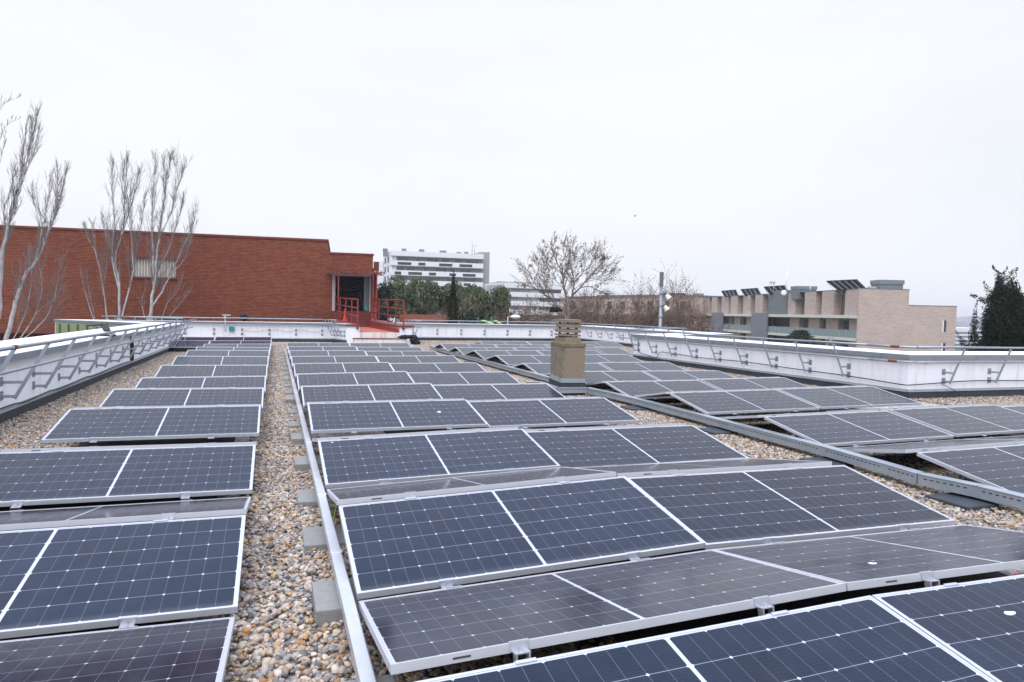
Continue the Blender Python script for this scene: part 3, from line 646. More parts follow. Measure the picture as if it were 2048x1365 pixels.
# ------------------------------------------------------------------ parapets and railings
def parapet(label, p0, p1, inward, th=1.15, k=0, e0=0.0, e1=0.0, outer='white_wall', c0=None, c1=None, strip=True, ci0=None, ci1=None):
    """inner face from p0 to p1; e0/e1 lengthen the outer side; c0/c1 = outer corner points"""
    p0, p1 = Vector((*p0, 0)), Vector((*p1, 0)); d = (p1 - p0); ln = d.length; d.normalize(); n = Vector((*inward, 0)).normalized()
    e = empty('parapet_wall', (p0.x, p0.y, ZG), label, 'parapet wall')
    o0 = Vector((*c0, 0)) if c0 else p0 - n * th - d * e0; o1 = Vector((*c1, 0)) if c1 else p1 - n * th + d * e1
    b = MB(); b.prism([(p.x, p.y) for p in (p0, p1, o1, o0)], ZG - .3, .462 - k * .002); b.build('wall_body', M['white_wall'], e)
    b = MB(); q = .02
    i0, i1 = p0 - n * .12, p1 - n * .12
    b.prism([(p.x, p.y) for p in (i0, i1, o1 + n * .08, o0 + n * .08)], -9.0, ZG - .3 - .004 * k); b.build('outer_wall', M[outer], e)
    # coping: fascia box with white top sheet
    a0, a1 = p0 + n * .10 - d * (.10 if c0 is None else 0.0), p1 + n * .10 + d * (.10 if c1 is None else 0)
    if ci0: a0 = Vector((*ci0, 0))
    if ci1: a1 = Vector((*ci1, 0))
    m0, m1 = o0 - n * .06, o1 - n * .06
    b = MB(); b.prism([(p.x, p.y) for p in (a0, a1, m1, m0)], .464 + k * .0015, .556 + k * .003); f = b.build('coping', M['fascia'], e)
    b = MB(); b.prism([(p.x, p.y) for p in (a0 - n * .003, a1 - n * .003, m1 + n * .004, m0 + n * .004)], .556 + k * .003, .563 + k * .003); b.build('coping_top', M['coping_top'], e)
    if strip:
        b = MB(); b.obox(p0 + Vector((0, 0, ZG - .02)), d * ln, n * (.03 + k * .001), Vector((0, 0, .165 + k * .002))); b.build('base_membrane', M['membrane'], e)
        b = MB(); b.obox(p0 + Vector((0, 0, -.213 + k * .002)), d * ln, n * (.045 + k * .001), Vector((0, 0, .012))); b.obox(p0 + Vector((0, 0, -.201 + k * .002)), d * ln, n * (.012 + .0005 * k), Vector((0, 0, .038))); b.build('base_flashing', M['strip'], e)
    # coping joints
    b = MB(); s = 1.9
    while s < ln - .5:
        b.obox(a0 + d * s + n * .0005 + Vector((0, 0, .466 + k * .0015)), d * .006, n * .0015, Vector((0, 0, .088))); s += 3.0
    if b.v: b.build('coping_joint', M['slot'], e)
    return e

parapet('white parapet wall with dark base along the left roof edge', (-3.85, -6), (-3.85, 25.3), (1, 0), th=1.15, k=0, c1=(-5.0, 24.75), ci1=(-3.75, 25.341))
parapet('slanted white parapet at far left, pale green cladding outside', (-3.85, 25.3), (-7.9, 29.4), (.712, .702), th=1.0, k=1, outer='green_clad', c0=(-5.0, 24.75), c1=(-9.25, 29.55), ci0=(-3.75, 25.341), ci1=(-7.66, 29.30))
parapet('white parapet across the far left below the red brick wall', (-7.9, 29.4), (2.3, 29.4), (0, -1), th=.9, k=2, c0=(-9.25, 29.55), c1=(2.3, 30.3), ci0=(-7.66, 29.30), ci1=(2.229, 29.30))
parapet('short white return wall left of the red ramp', (2.3, 29.4), (2.8, 27.98), (-.94, -.33), th=.2, k=3, c0=(2.5, 29.6), c1=(2.99, 28.05), ci0=(2.229, 29.30), ci1=(2.72, 27.95))
parapet('white parapet across the far right behind the right panels', (5.86, 32), (16.65, 32), (0, -1), th=.9, k=2, c0=(5.86, 32.9), c1=(17.8, 32.9), ci1=(16.55, 31.9))
parapet('white parapet on the far right side behind the chimney', (16.65, 32), (16.65, 20.2), (-1, 0), th=1.15, k=1, c0=(17.8, 32.9), c1=(17.8, 19.6), ci0=(16.55, 31.9), ci1=(16.55, 20.258))
parapet('white parapet with light green cladding closing the far court', (16.65, 20.2), (12.0, 17.55), (-.495, .869), th=1.2, k=0, outer='green_clad', c0=(17.8, 19.6), c1=(13.1, 16.9), ci0=(16.55, 20.258), ci1=(11.9, 17.608))
parapet('white parapet wall along the right panels with black cable', (12.0, 17.55), (12.0, 6.12), (-1, 0), th=1.1, k=3, c0=(13.1, 17.2), c1=(13.1, 7.2), ci0=(11.9, 17.608), ci1=(11.9, 6.02))
parapet('white parapet wall running off at right beside the evergreen trees', (12.0, 6.12), (30, 6.12), (0, -1), th=1.08, k=2, c0=(13.1, 7.2), c1=(30, 7.2), ci0=(11.9, 6.02))
# green standing seam ribs on the two clad faces
def ribs(p0, p1, n, cnt, label):
    e = empty('cladding_panel', (p0[0], p0[1], -4), label, 'cladding')
    p0, p1 = Vector((*p0, 0)), Vector((*p1, 0)); d = (p1 - p0); ln = d.length; d.normalize(); n = Vector((*n, 0)).normalized()
    b = MB(); b.obox(p0 + Vector((0, 0, -8.9)), d * ln, n * .03, Vector((0, 0, 9.34))); b.build('sheet', M['green_clad'], e)
    r = MB()
    for i in range(cnt): r.obox(p0 + d * (ln * (i + .5) / cnt) + n * .03 + Vector((0, 0, -8.9)), d * .07, n * .05, Vector((0, 0, 9.3)))
    r.build('seam_rib', mat('green_rib', (.11, .14, .08), .5), e)
ribs((-9.17, 29.4), (-5.1, 24.75), (-.72, -.69), 9, 'pale green ribbed metal cladding under the far left roof edge')
ribs((17.7, 19.45), (13.2, 16.9), (.49, -.87), 10, 'pale green ribbed metal cladding under the far right court edge')

def railing(label, p0, p1, inward, first, step, n_posts, off_top=.56, z_top=.735, off_mid=.44, z_mid=.43, side=1, ext0=0, ext1=0, mat_='galv_rail'):
    """posts bolted to the wall face p0->p1, leaning inward over the roof"""
    p0, p1 = Vector((*p0, 0)), Vector((*p1, 0)); d = (p1 - p0).normalized(); n = Vector((*inward, 0)).normalized(); ln = (p1 - p0).length
    e = empty('railing', (p0.x, p0.y, -.1), label, 'railing')
    for off, z, nm, r in ((off_top, z_top, 'top_rail', .024), (off_mid, z_mid, 'middle_rail', .018)):
        b = MB(); a = p0 + n * off + Vector((0, 0, z)) - d * ext0; c = p1 + n * off + Vector((0, 0, z)) + d * ext1; L_ = (c - a).length; m = max(int(L_ / 1.3), 2)
        rg = random.Random(int(L_ * 100)); pts = []
        for i in range(m + 1):
            pts.append(a.lerp(c, i / m) + Vector((0, 0, rg.uniform(-.008, .008))))
        b.tube(pts, r, 10); b.build(nm, M[mat_], e, smooth=True)
    post = MB(); z0 = -.035; ob = .15
    # local: x = inward, y = along, z up
    def W(a, y, z): return n * a + d * y + Vector((0, 0, z))
    top = W(off_top - .01, 0, z_top - .02); bot = W(ob, 0, z0)
    dirv = (top - bot).normalized(); nn = dirv.cross(d).normalized()
    post.obox(bot - d * .004 - nn * .022, dirv * (top - bot).length, d * .008, nn * .044)
    for z in (.0, .19):
        t = (z - z0) / (z_top - .02 - z0); a_in = ob + (off_top - .01 - ob) * t
        post.obox(W(.008, -.006 - .004, z - .02), n * (a_in - .0), d * .008, Vector((0, 0, .04)))
        post.obox(W(.0005, -.05, z - .052), n * .008, d * .10, Vector((0, 0, .125)))
        for by in (-.032, .032):
            for bz in (-.03, .05): post.obox(W(.0085, by - .008, z + bz - .008), n * .008, d * .016, Vector((0, 0, .016)))
    pm = post.build('post', M['galv'], link=False)
    for i in range(n_posts):
        o = pm.copy(); COL.objects.link(o); o.parent = e
        o.location = (p0 + d * (first + i * step)) + Vector((0, 0, .1)) - Vector((p0.x, p0.y, 0)) 
    return e
railing('galvanised steel railing along the left parapet with rusty joints', (-3.85, -.2), (-3.85, 25.0), (1, 0), .03, 1.3, 19)
railing('galvanised railing above the slanted far left parapet', (-4.3, 25.8), (-7.6, 29.1), (.712, .702), .3, 1.3, 4)
railing('galvanised railing across the far left wall before red brick', (-7.4, 29.4), (2.2, 29.4), (0, -1), .85, 1.19, 8, off_top=.35, off_mid=.28)
railing('short dense railing climbing the return wall left of ramp', (2.25, 29.3), (2.78, 27.95), (-.94, -.33), .25, .33, 4, off_top=.5)
railing('short railing beside the black bag right of the ramp', (5.86, 31.8), (5.86, 28.1), (1, 0), .5, 1.0, 4, off_top=.45)
railing('galvanised railing across the far right wall beyond the chimney', (6.1, 32), (16.4, 32), (0, -1), .55, 1.345, 8, off_top=.42)
railing('galvanised railing on the side wall behind the chimney', (16.65, 31.6), (16.65, 20.4), (-1, 0), .9, 1.25, 9)
railing('galvanised railing on the angled court wall at far right', (16.4, 20.06), (12.4, 17.8), (-.495, .869), .3, 1.2, 4)
railing('galvanised railing above the right parapet with the black cable', (12.0, 17.3), (12.0, 6.7), (-1, 0), .12, 1.19, 9, off_top=.50, ext0=.8, ext1=.0)
railing('galvanised railing along the near right parapet, rusty at the corner', (12.0, 6.12), (29, 6.12), (0, -1), 1.0, 1.35, 12, off_top=.46, ext0=.3)
b = MB(); b.tube([(11.5, 6.72, .735), (11.52, 6.2, .735), (11.72, 5.75, .735), (12.0, 5.66, .735)], .025, 10); o = b.build('corner_rail', M['galv_rail'], smooth=True)
tag(o, 'bent top handrail tube rounding the near right parapet corner', 'handrail')
b = MB(); b.tube([(11.56, 6.72, .43), (11.58, 6.3, .43), (11.75, 5.9, .43), (12.0, 5.68, .43)], .019, 10); o = b.build('corner_rail', M['galv_rail'], smooth=True)
tag(o, 'bent lower tube of the railing rounding near right parapet corner', 'handrail')
for i, (p, q_) in enumerate([((-3.29, 4.95, .735), (-3.29, 5.05, .735)), ((11.53, 6.15, .735), (11.60, 6.0, .735)), ((11.60, 6.25, .43), (11.65, 6.1, .43))]):
    b = MB(); b.tube([p, q_], .029, 10); o = b.build('rust_sleeve', mat('rust', (.20, .055, .02), .9, noise=(30, .4)), smooth=True)
    tag(o, ['rust covered joint on the left top handrail', 'rusty joint on the top rail at right corner', 'rusty joint on the middle rail at right corner'][i], 'pipe joint')

# cables and small fittings on the walls
wire([(11.97, 17.2, .44), (11.96, 17.15, -.02), (11.95, 16.6, -.12), (11.95, 15.9, -.16), (11.95, 15.7, .02), (11.95, 15.0, .03), (11.95, 13.2, .0), (11.95, 11.3, .03), (11.95, 9.4, .0), (11.95, 7.6, -.02), (11.95, 6.4, -.06), (11.9, 6.05, -.06)], .011, M['black'], 'black cable drooping along the right parapet face', 'cable')
wire([(11.92, 6.05, -.06), (12.6, 6.07, -.04), (13.6, 6.07, .0), (14.5, 6.07, .0), (16.0, 6.07, -.02), (18.0, 6.07, .0)], .011, M['black'], 'black cable continuing along the near right wall', 'cable')
wire([(12.9, 6.07, -.06), (13.15, 6.05, -.15), (13.3, 6.0, -.25), (13.35, 5.95, -.34)], .006, M['black'], 'thin black cable dropping to the gravel at near right wall', 'cable')
wire([(-3.835, 5.0, -.16), (-3.82, 6.6, -.15), (-3.82, 7.2, -.18), (-3.82, 8.3, -.155), (-3.82, 9.0, -.18), (-3.82, 10.6, -.15), (-3.82, 11.3, -.18), (-3.82, 13.2, -.15), (-3.83, 14.8, -.16)], .010, M['black'], 'dark cable lying wavy on the flashing of the left wall', 'cable')
b = MB(); b.box(-3.86, 15.02, -.17, -3.80, 15.10, .47); b.box(-3.9, 15.02, .46, -3.73, 15.09, .575); b.tube([(-3.80, 15.06, .45), (-3.78, 15.06, .1), (-3.79, 15.06, -.16)], .02, 8)
tag(b.build('cable_riser', M['black']), 'dark vertical cable riser on the left parapet', 'cable riser')
wire([(-1.75, 29.38, .20), (-1.2, 29.37, .14), (-.4, 29.37, .24), (.2, 29.37, .15), (.8, 29.37, .24), (1.4, 29.37, .13), (2.0, 29.37, .22)], .007, M['beige'], 'thin pale cable looping between railing plates on far left wall', 'cable')
e = empty('wall_camera', (-2.5, 29.2, .1), 'small weather sensor on a white pole above far left wall', 'camera')
b = MB(); b.tube([(-2.5, 29.36, .1), (-2.5, 29.33, .45), (-2.5, 29.2, .55), (-2.5, 29.2, .72)], .022, 8); b.build('pole', M['lampwhite'], e, smooth=True)
b = MB(); b.lathe((-2.5, 29.2, .70), [(.05, 0), (.06, .03), (.06, .09), (.04, .11)], 12); b.build('sensor_body', M['lampwhite'], e, smooth=True)
b = MB(); b.box(-2.62, 29.1, .84, -2.28, 29.32, .90); b.lathe((-2.5, 29.2, .80), [(.03, 0), (.03, .05)], 8); b.build('sensor_head', M['alu_dull'], e)
wire([(-2.52, 29.36, .45), (-2.62, 29.36, .2), (-2.6, 29.36, -.02), (-2.45, 29.36, -.06), (-2.3, 29.36, .08), (-2.28, 29.36, .2)], .007, M['beige'], 'white cable loop under the small sensor pole', 'cable')
b = MB(); b.box(-2.34, 29.30, .13, -2.12, 29.395, .34); b.box(-2.32, 29.294, .15, -2.14, 29.30, .32)
tag(b.build('junction_box', M['teal'], bevel=.01), 'small teal junction box on the far left parapet', 'junction box')
b = MB(); b.box(14.0 + 3.0 - .9, 31.93, .12, 14.0 + 3.0 - .78, 31.99, .36); tag(b.build('junction_box', M['beige'], bevel=.01), 'small beige box on the far wall right of chimney', 'junction box')
e = empty('roof_drain_cap', (-2.76, 9.2, ZG), 'small black plastic cap on the gravel left of the panels', 'drain cap')
b = MB(); b.lathe((-2.76, 9.2, ZG), [(.075, 0), (.072, .03), (.055, .085), (.05, .09)], 14); b.build('cap', M['black'], e)
b = MB(); b.lathe((-2.76, 9.2, ZG + .0), [(.10, 0), (.10, .018), (.08, .022)], 16); b.build('base_ring', M['black'], e)
# floodlight behind left wall
fl0, fl1, fl2 = at(172, 652.5, 15.4), at(203, 650.5, 15.0), at(213, 660, 14.9)
e = empty('floodlight', tuple(fl2), 'dark flat floodlight mounted behind the left parapet', 'floodlight')
b = MB(); dv = fl1 - fl0; b.obox(fl0 - Vector((0, 0, .02)), dv, Vector((.08, .24, .02)), Vector((0, 0, .04))); b.build('lamp_head', M['black'], e, bevel=.008)
b = MB(); b.bar(fl1 + Vector((.02, .1, .02)), fl2 + Vector((0, .08, -.03)), .14, .03); b.box(fl2.x - .14, fl2.y - .05, .564, fl2.x + .16, fl2.y + .16, .60); b.build('bracket', M['black'], e)
b = MB(); b.box(fl2.x + .05, fl2.y - .02, .60, fl2.x + .15, fl2.y + .10, .66); b.build('driver_box', M['beige'], e)
for k in (.2, .65):
    b = MB(); c = fl0.lerp(fl1, k); b.box(c.x, c.y + .02, c.z - .032, c.x + .05, c.y + .08, c.z - .0215); b.build('led', M['lampwhite'], e)

# ------------------------------------------------------------------ entrance ramp
def drip_material():
    m = stucco_material('rust_stained_white', (.78, .75, .73)); t = m.node_tree; b = t.nodes['Principled BSDF']; L = t.links.new
    src = b.inputs['Base Color'].links[0].from_socket
    tcn = t.nodes.new('ShaderNodeTexCoord'); mpn = t.nodes.new('ShaderNodeMapping'); mpn.inputs['Scale'].default_value = (7, 0.1, .5); L(tcn.outputs['Object'], mpn.inputs[0])
    n = t.nodes.new('ShaderNodeTexNoise'); n.inputs['Scale'].default_value = 1.6; n.inputs['Detail'].default_value = 5; L(mpn.outputs[0], n.inputs['Vector'])
    r = t.nodes.new('ShaderNodeMapRange'); r.inputs[1].default_value = .5; r.inputs[2].default_value = .72; r.inputs[4].default_value = .75; L(n.outputs[0], r.inputs[0])
    mxn = t.nodes.new('ShaderNodeMix'); mxn.data_type = 'RGBA'; L(r.outputs[0], mxn.inputs[0]); L(src, mxn.inputs[6]); mxn.inputs[7].default_value = (.60, .34, .26, 1)
    L(mxn.outputs[2], b.inputs['Base Color']); return m
M['drip'] = drip_material()
def hexa(mb, poly, zb, zt):
    n = len(mb.v); m = len(poly)
    for p in poly: mb.v.append((p[0], p[1], zb))
    for p, z in zip(poly, zt): mb.v.append((p[0], p[1], z))
    mb.f.append(tuple(n + i for i in reversed(range(m)))); mb.f.append(tuple(n + m + i for i in range(m)))
    for i in range(m): j = (i + 1) % m; mb.f.append((n + i, n + j, n + m + j, n + m + i))
e = empty('entrance_ramp', (4.3, 30, ZG), 'red floored ramp with white walls and red copings before the doorway', 'ramp')
b = MB(); hexa(b, [(3.43, 28.03), (5.21, 28.03), (4.27, 32.2), (2.72, 32.2)], -1, [.188, .188, .34, .34]); b.build('ramp_floor', M['redfloor'], e)
b = MB(); b.box(3.38, 28.0, -.9, 5.26, 28.029, .184); b.build('front_wall', M['drip'], e)
b = MB(); hexa(b, [(2.84, 28.0), (3.379, 28.0), (2.72, 32.2), (2.2, 32.2)], -.9, [.455, .455, .60, .60]); hexa(b, [(5.261, 28.0), (5.86, 28.0), (5.0, 32.2), (4.29, 32.2)], -.9, [.44, .44, .60, .60])
hexa(b, [(5.0, 32.2), (5.86, 28.0), (5.86, 32.8), (5.0, 32.8)], -.9, [.43] * 4); b.build('side_wall', M['white_wall'], e)
b = MB(); hexa(b, [(2.74, 27.94), (3.44, 27.94), (2.80, 32.2), (2.12, 32.2)], .46, [.535, .535, .69, .69]); b.build('left_coping', M['redtrim'], e)
b = MB(); hexa(b, [(5.18, 27.94), (5.93, 27.94), (5.06, 32.2), (4.22, 32.2)], .445, [.525, .525, .69, .69]); b.build('right_coping', M['redtrim'], e)
b = MB(); hexa(b, [(5.16, 28.04), (5.215, 28.04), (4.275, 32.2), (4.22, 32.2)], .1, [.36, .36, .50, .50]); b.build('inner_skirting', M['redpaint'], e)
e = empty('front_step', (4.3, 27.8, ZG), 'white step with a red tile top below the ramp', 'step')
b = MB(); b.box(3.08, 27.58, ZG - .1, 5.50, 27.998, -.105); b.build('step_body', M['drip'], e)
b = MB(); b.box(3.05, 27.55, -.104, 5.53, 27.997, -.075); b.build('step_tile', M['redtile'], e)

def red_rail(label, f, r, zf, zr, ts):
    f, r = Vector((*f, 0)), Vector((*r, 0))
    e = empty('red_handrail', (f.x, f.y, zf[0]), label, 'railing', 'red tube railings on the ramp')
    for nm, a, c in (('top_rail', zf[3], zr[3]), ('middle_rail', zf[2], zr[2]), ('lower_rail', zf[1], zr[1])):
        b = MB(); b.tube([f + Vector((0, 0, a)), (f * .55 + r * .45) + Vector((0, 0, (a + c) / 2 - .02)), r + Vector((0, 0, c))], .024, 8); b.build(nm, M['redpaint'], e, smooth=True)
    for t in ts:
        p = f.lerp(r, t); z0 = zf[0] + (zr[0] - zf[0]) * t + (0 if t == 0 else .15); z1 = zf[3] + (zr[3] - zf[3]) * t
        b = MB(); b.bar(p + Vector((0, 0, z0)), p + Vector((0, 0, z1 + .02)), .05 if t else .06, .05 if t else .06, (0, 1, 0)); b.build('post', M['redpaint'], e)
    b = MB(); b.box(f.x - .05, f.y - .03, zf[0] - .03, f.x + .05, f.y + .04, zf[0] + .05); b.build('foot', M['redpaint'], e)
red_rail('left red tube railing with four posts beside the dark doorway', (3.27, 27.92), (2.62, 32.4), (.36, .93, 1.32, 1.72), (.6, 1.15, 1.50, 1.86), (0, .24, .5, .76, 1))
red_rail('right red tube railing standing in front of the green trees', (5.42, 27.92), (4.60, 32.6), (.36, .93, 1.32, 1.74), (.6, 1.12, 1.46, 1.82), (0, .24, .48, .78, 1))

# black bag slumped on the right end of the step
rg = random.Random(4)
def cloth_lump(parts, seed):
    bm = bmesh.new(); rg = random.Random(seed)
    for c, s in parts:
        r = bmesh.ops.create_icosphere(bm, subdivisions=3, radius=1.0)
        for v in r['verts']:
            p = v.co.copy(); k = 1 + .16 * math.sin(p.x * 7 + seed) * math.cos(p.z * 6 + p.y * 4) + rg.uniform(-.05, .05)
            v.co = Vector((c[0] + p.x * s[0] * k, c[1] + p.y * s[1] * k, c[2] + p.z * s[2] * k))
    return bm
bm = cloth_lump([((5.50, 27.62, .0), (.32, .16, .10)), ((5.30, 27.6, -.01), (.22, .10, .05)), ((5.86, 27.5, -.12), (.20, .18, .23)), ((5.98, 27.42, -.26), (.17, .16, .14)), ((5.72, 27.55, .02), (.16, .15, .08))], 3)
me = bpy.data.meshes.new('black_bag'); bm.to_mesh(me); bm.free(); me.polygons.foreach_set('use_smooth', [True] * len(me.polygons)); me.materials.append(M['fabric'])
o = bpy.data.objects.new('black_bag', me); COL.objects.link(o); tag(o, 'slumped black cloth bag on the end of the white step', 'bag')

# ------------------------------------------------------------------ red brick building
FD = Vector((math.cos(math.radians(-5.05)), math.sin(math.radians(-5.05)), 0)); FN = Vector((FD.y, -FD.x, 0))   # FN faces the camera
if FN.y > 0: FN = -FN
F0 = Vector((4.62, 33.4, 0)); Fa = (F0.x, F0.y); Fb = (F0.x - FD.x * 40, F0.y - FD.y * 40)
def fs(px, py):
    p = on_plane(px, py, Fa, Fb); return ((p - F0).dot(FD), p.z)
eb = empty('brick_building', (F0.x - 20, F0.y + 2, -9), 'long red brick building with a flat roof at far left', 'building')
sT = fs(655, 560)[0]; zT = fs(655, 483)[1]; zL = fs(745, 511)[1]; s1 = fs(745.5, 560)[0]
dl, zd0 = fs(664, 622); dr, _ = fs(740.5, 622); zd1 = fs(700, 549)[1]
wl, wz1 = fs(265, 516); wr, wz0 = fs(352, 556)
def fbox(mb, sa, sb, z0, z1, d0=0.0, d1=-.4):
    """box on the brick facade, d>0 toward the camera"""
    a = F0 + FD * sa + FN * d0; mb.obox(a + Vector((0, 0, z0)), FD * (sb - sa), FN * (d1 - d0), Vector((0, 0, z1 - z0)))
b = MB(); S0 = -46.0; zb = fs(60, 662)[1]
fbox(b, S0, wl, zb, zT, 0, -.4); fbox(b, wr, sT, zb, zT, 0, -.4); fbox(b, wl, wr, zb, wz0, 0, -.4); fbox(b, wl, wr, wz1, zT, 0, -.4)
fbox(b, sT + .0, dl, -9, zL, 0, -.4); fbox(b, dr, s1, -9, zL, 0, -.4); fbox(b, dl, dr, zd1, zL, 0, -.4); fbox(b, dl, dr, -9, zd0, 0, -.4)
fbox(b, sT - .4, sT, zb, zT, -.4, -14); fbox(b, s1 - .4, s1, -9, zL, -.4, -8)
fbox(b, S0, sT, -9, zb - .14, -.6, -1.0)
b.build('brick_wall', M['redbrick'], eb)
b = MB(); fbox(b, S0, sT + .04, zT, zT + .10, .05, -14); fbox(b, sT + .05, s1 + .05, zL, zL + .08, .04, -8); fbox(b, S0, sT, zb - .13, zb - .001, .03, -.99); b.build('roof_trim', M['redtrim'], eb)
b = MB(); fbox(b, sT + .28, sT + .29, -9, zL, .006, 0); b.build('wall_joint', M['slot'], eb)
w_ = MB(); fbox(w_, wl, wr, wz0, wz1, -.18, -.22); wo = w_.build('window', M['shutter'], eb)
b = MB(); n = 15
for i in range(n + 1):
    s = wl + (wr - wl) * i / n; fbox(b, s - .02, s + .02, wz0, wz1, -.10, -.178)
b.build('shutter_slat', M['beige'], wo)
b = MB(); fbox(b, wl - .05, wr + .05, wz0 - .09, wz0, .06, -.2); fbox(b, wl - .02, wr + .02, wz1, wz1 + .06, .02, -.2); b.build('sill', M['redtrim'], wo)
# doorway with its room
dw = MB(); fbox(dw, dl + .0, dl + .16, zd0, zd1, .02, -.3); fbox(dw, dl, dr, zd1 - .10, zd1, .015, -.3); fbox(dw, dr - .05, dr, zd0, zd1 - .11, .01, -.3)
do = dw.build('doorway', M['room'], eb)
b = MB(); fbox(b, dr - .34, dr - .06, zd0 + .02, zd1 - .12, -.2, -1.0); b.build('door_leaf', M['doorgrey'], do)
b = MB(); fbox(b, dl - .3, dr + .3, zd0 - .1, zd0, -.4, -4.2); fbox(b, dl - .3, dr + .3, zd1 + .3, zd1 + .4, -.4, -4.2); fbox(b, dl - .4, dl - .3, zd0, zd1 + .3, -.4, -4.2); fbox(b, dr + .12, dr + .22, zd0, zd1 + .3, -.4, -4.2); fbox(b, dl - .3, dr + .12, zd0, zd1 + .3, -4.1, -4.2)
b.build('room_shell', M['room'], do)
b = MB(); fbox(b, dl - .02, dr - .05, zd0 - .25, zd0 - .001, .30, .012); b.build('threshold', M['redpaint'], do)
# blue rack inside with clutter
e = empty('storage_rack', tuple(F0 + FD * (dl + 1) + FN * -2.6 + Vector((0, 0, zd0))), 'dark blue steel rack inside the doorway', 'rack')
b = MB()
for s in (dl + .22, dl + .42, dr - .52, dr - .40): fbox(b, s, s + .09, zd0, zd1 - .25, -2.3, -2.42)
for z in (zd0 + .12, zd0 + .62, zd0 + 1.18, zd1 - .32): fbox(b, dl + .1, dr - .35, z, z + .09, -2.28, -2.9)
b.build('rack_frame', M['bluesteel'], e)
bm = cloth_lump([((0, 0, 0), (.24, .2, .12)), ((.2, 0, .03), (.2, .2, .1)), ((-.1, 0, -.04), (.12, .1, .08))], 8)
me = bpy.data.meshes.new('bundle'); bm.to_mesh(me); bm.free(); me.materials.append(M['stone_dk']); o = bpy.data.objects.new('bundle', me); COL.objects.link(o)
o.location = F0 + FD * (dr - .78) + FN * -2.5 + Vector((0, 0, zd0 + 1.36)); tag(o, 'dusty brown bundle lying on the upper rack shelf', 'bundle')
b = MB(); b.lathe((0, 0, 0), [(.14, 0), (.13, .02), (.10, .03), (.02, .62), (.015, .63)], 14); o = b.build('traffic_cone', M['orange'], smooth=False); o.location = Vector((3.05, 31.6, .66)); tag(o, 'orange cone behind the left red railing', 'cone')
b = MB(); b.lathe((0, 0, 0), [(.07, 0), (.075, .12), (.06, .2), (.025, .24), (.025, .28)], 12); o = b.build('green_bottle', M['playgreen'], smooth=True); o.location = F0 + FD * (dr - .22) + FN * .12 + Vector((0, 0, zd0 + .0)); tag(o, 'small green bottle on the right of the threshold', 'bottle')
# steps
b = MB()
for i in range(5):
    zt = .34 + (zd0 - .34) * (i + 1) / 5.0
    fbox(b, dl + .0 - .1, dr - .02, -.5, zt - .26 * 0 - .001 * i, 1.45 - i * .28, 1.45 - i * .28 - .275 if i < 4 else .305)
o = b.build('stair', M['redtile']); tag(o, 'dark red tiled steps rising from the ramp to the doorway', 'steps')
b = MB(); a = F0 + FD * (dr - .02); b.obox(a + FN * .03 + Vector((0, 0, zd0 - .9)), FD * .07, FN * 1.5, Vector((0, 0, .75))); o = b.build('stair_cheek', M['redpaint']); tag(o, 'red painted cheek wall on the right of the steps', 'side wall')
# canopy
zc = fs(700, 543)[1]
cx0, cx1 = fs(648, 545)[0] + .1, fs(772, 545)[0] - .12
e = empty('door_canopy', tuple(F0 + FD * (cx0 + 1.2) + Vector((0, 0, zc))), 'dark red corrugated canopy on thin red posts over the doorway', 'canopy')
b = MB(); nn = 72; wd = (cx1 - cx0)
for i in range(nn):
    s0, s1_ = cx0 + wd * i / nn, cx0 + wd * (i + 1) / nn; z0 = .035 * math.sin(i / nn * 2 * math.pi * 15); z1 = .035 * math.sin((i + 1) / nn * 2 * math.pi * 15)
    pa = F0 + FD * s0; pb = F0 + FD * s1_
    for dz in (0, -.008):
        q = [pa + FN * 1.35 + Vector((0, 0, zc - .14 + z0 + dz)), pb + FN * 1.35 + Vector((0, 0, zc - .14 + z1 + dz)), pb + Vector((0, 0, zc + .04 + z1 + dz)), pa + Vector((0, 0, zc + .04 + z0 + dz))]
        b.quad(*(q if dz == 0 else q[::-1]))
b.build('roof_sheet', M['redtile'], e)
b = MB(); fbox(b, cx0 + .12, cx1 - .12, zc - .24, zc - .185, 1.30, 1.24); fbox(b, cx0 + .12, cx1 - .12, zc - .11, zc - .05, .10, .04)
for s in (cx0 + .12, (cx0 + cx1) / 2, cx1 - .18): b.bar(F0 + FD * s + FN * .1 + Vector((0, 0, zc - .06)), F0 + FD * s + FN * 1.28 + Vector((0, 0, zc - .20)), .04, .04)
b.build('frame', M['redpaint'], e)
for px in (676.5, 753):
    s = (on_plane(px, 600, tuple((F0 + FN * 1.25).xy), tuple((F0 + FN * 1.25 - FD * 40).xy)) - F0).dot(FD)
    b = MB(); p = F0 + FD * s + FN * 1.25; b.bar(p + Vector((0, 0, .45)), p + Vector((0, 0, zc - .2)), .06, .06, (0, 1, 0)); b.build('post', M['redpaint'], e)
b = MB(); fbox(b, dl - .3, dr + .1, zd1 + .03, zd1 + .12, .35, .28); o = b.build('tube_lamp', M['beige']); tag(o, 'long pale tube lamp under the canopy', 'lamp')
# drain pipe with hopper at the right corner
e = empty('drain_pipe', tuple(F0 + FD * (s1 + .15) + Vector((0, 0, -5))), 'thick red drain pipe with box hopper at the brick corner', 'drain pipe')
b = MB(); p = F0 + FD * (s1 + .16) + FN * -.05; b.tube([p + Vector((0, 0, -9)), p + Vector((0, 0, zL - .9))], .095, 12); b.build('pipe', M['redpaint'], e, smooth=True)
b = MB(); fbox(b, s1 + .05, s1 + .32, zL - .85, zL - .35, .10, -.3); b.build('hopper', M['redtile'], e)
b = MB(); o_ = F0 + FD * (sT - 4.2) + FN * .02 + Vector((0, 0, fs(608, 637)[1])); b.lathe(o_, [(.19, 0), (.19, .14), (.13, .20)], 14, axis=FN); o = b.build('wall_vent', M['black'], smooth=False); tag(o, 'round black vent low on the red brick wall', 'vent')

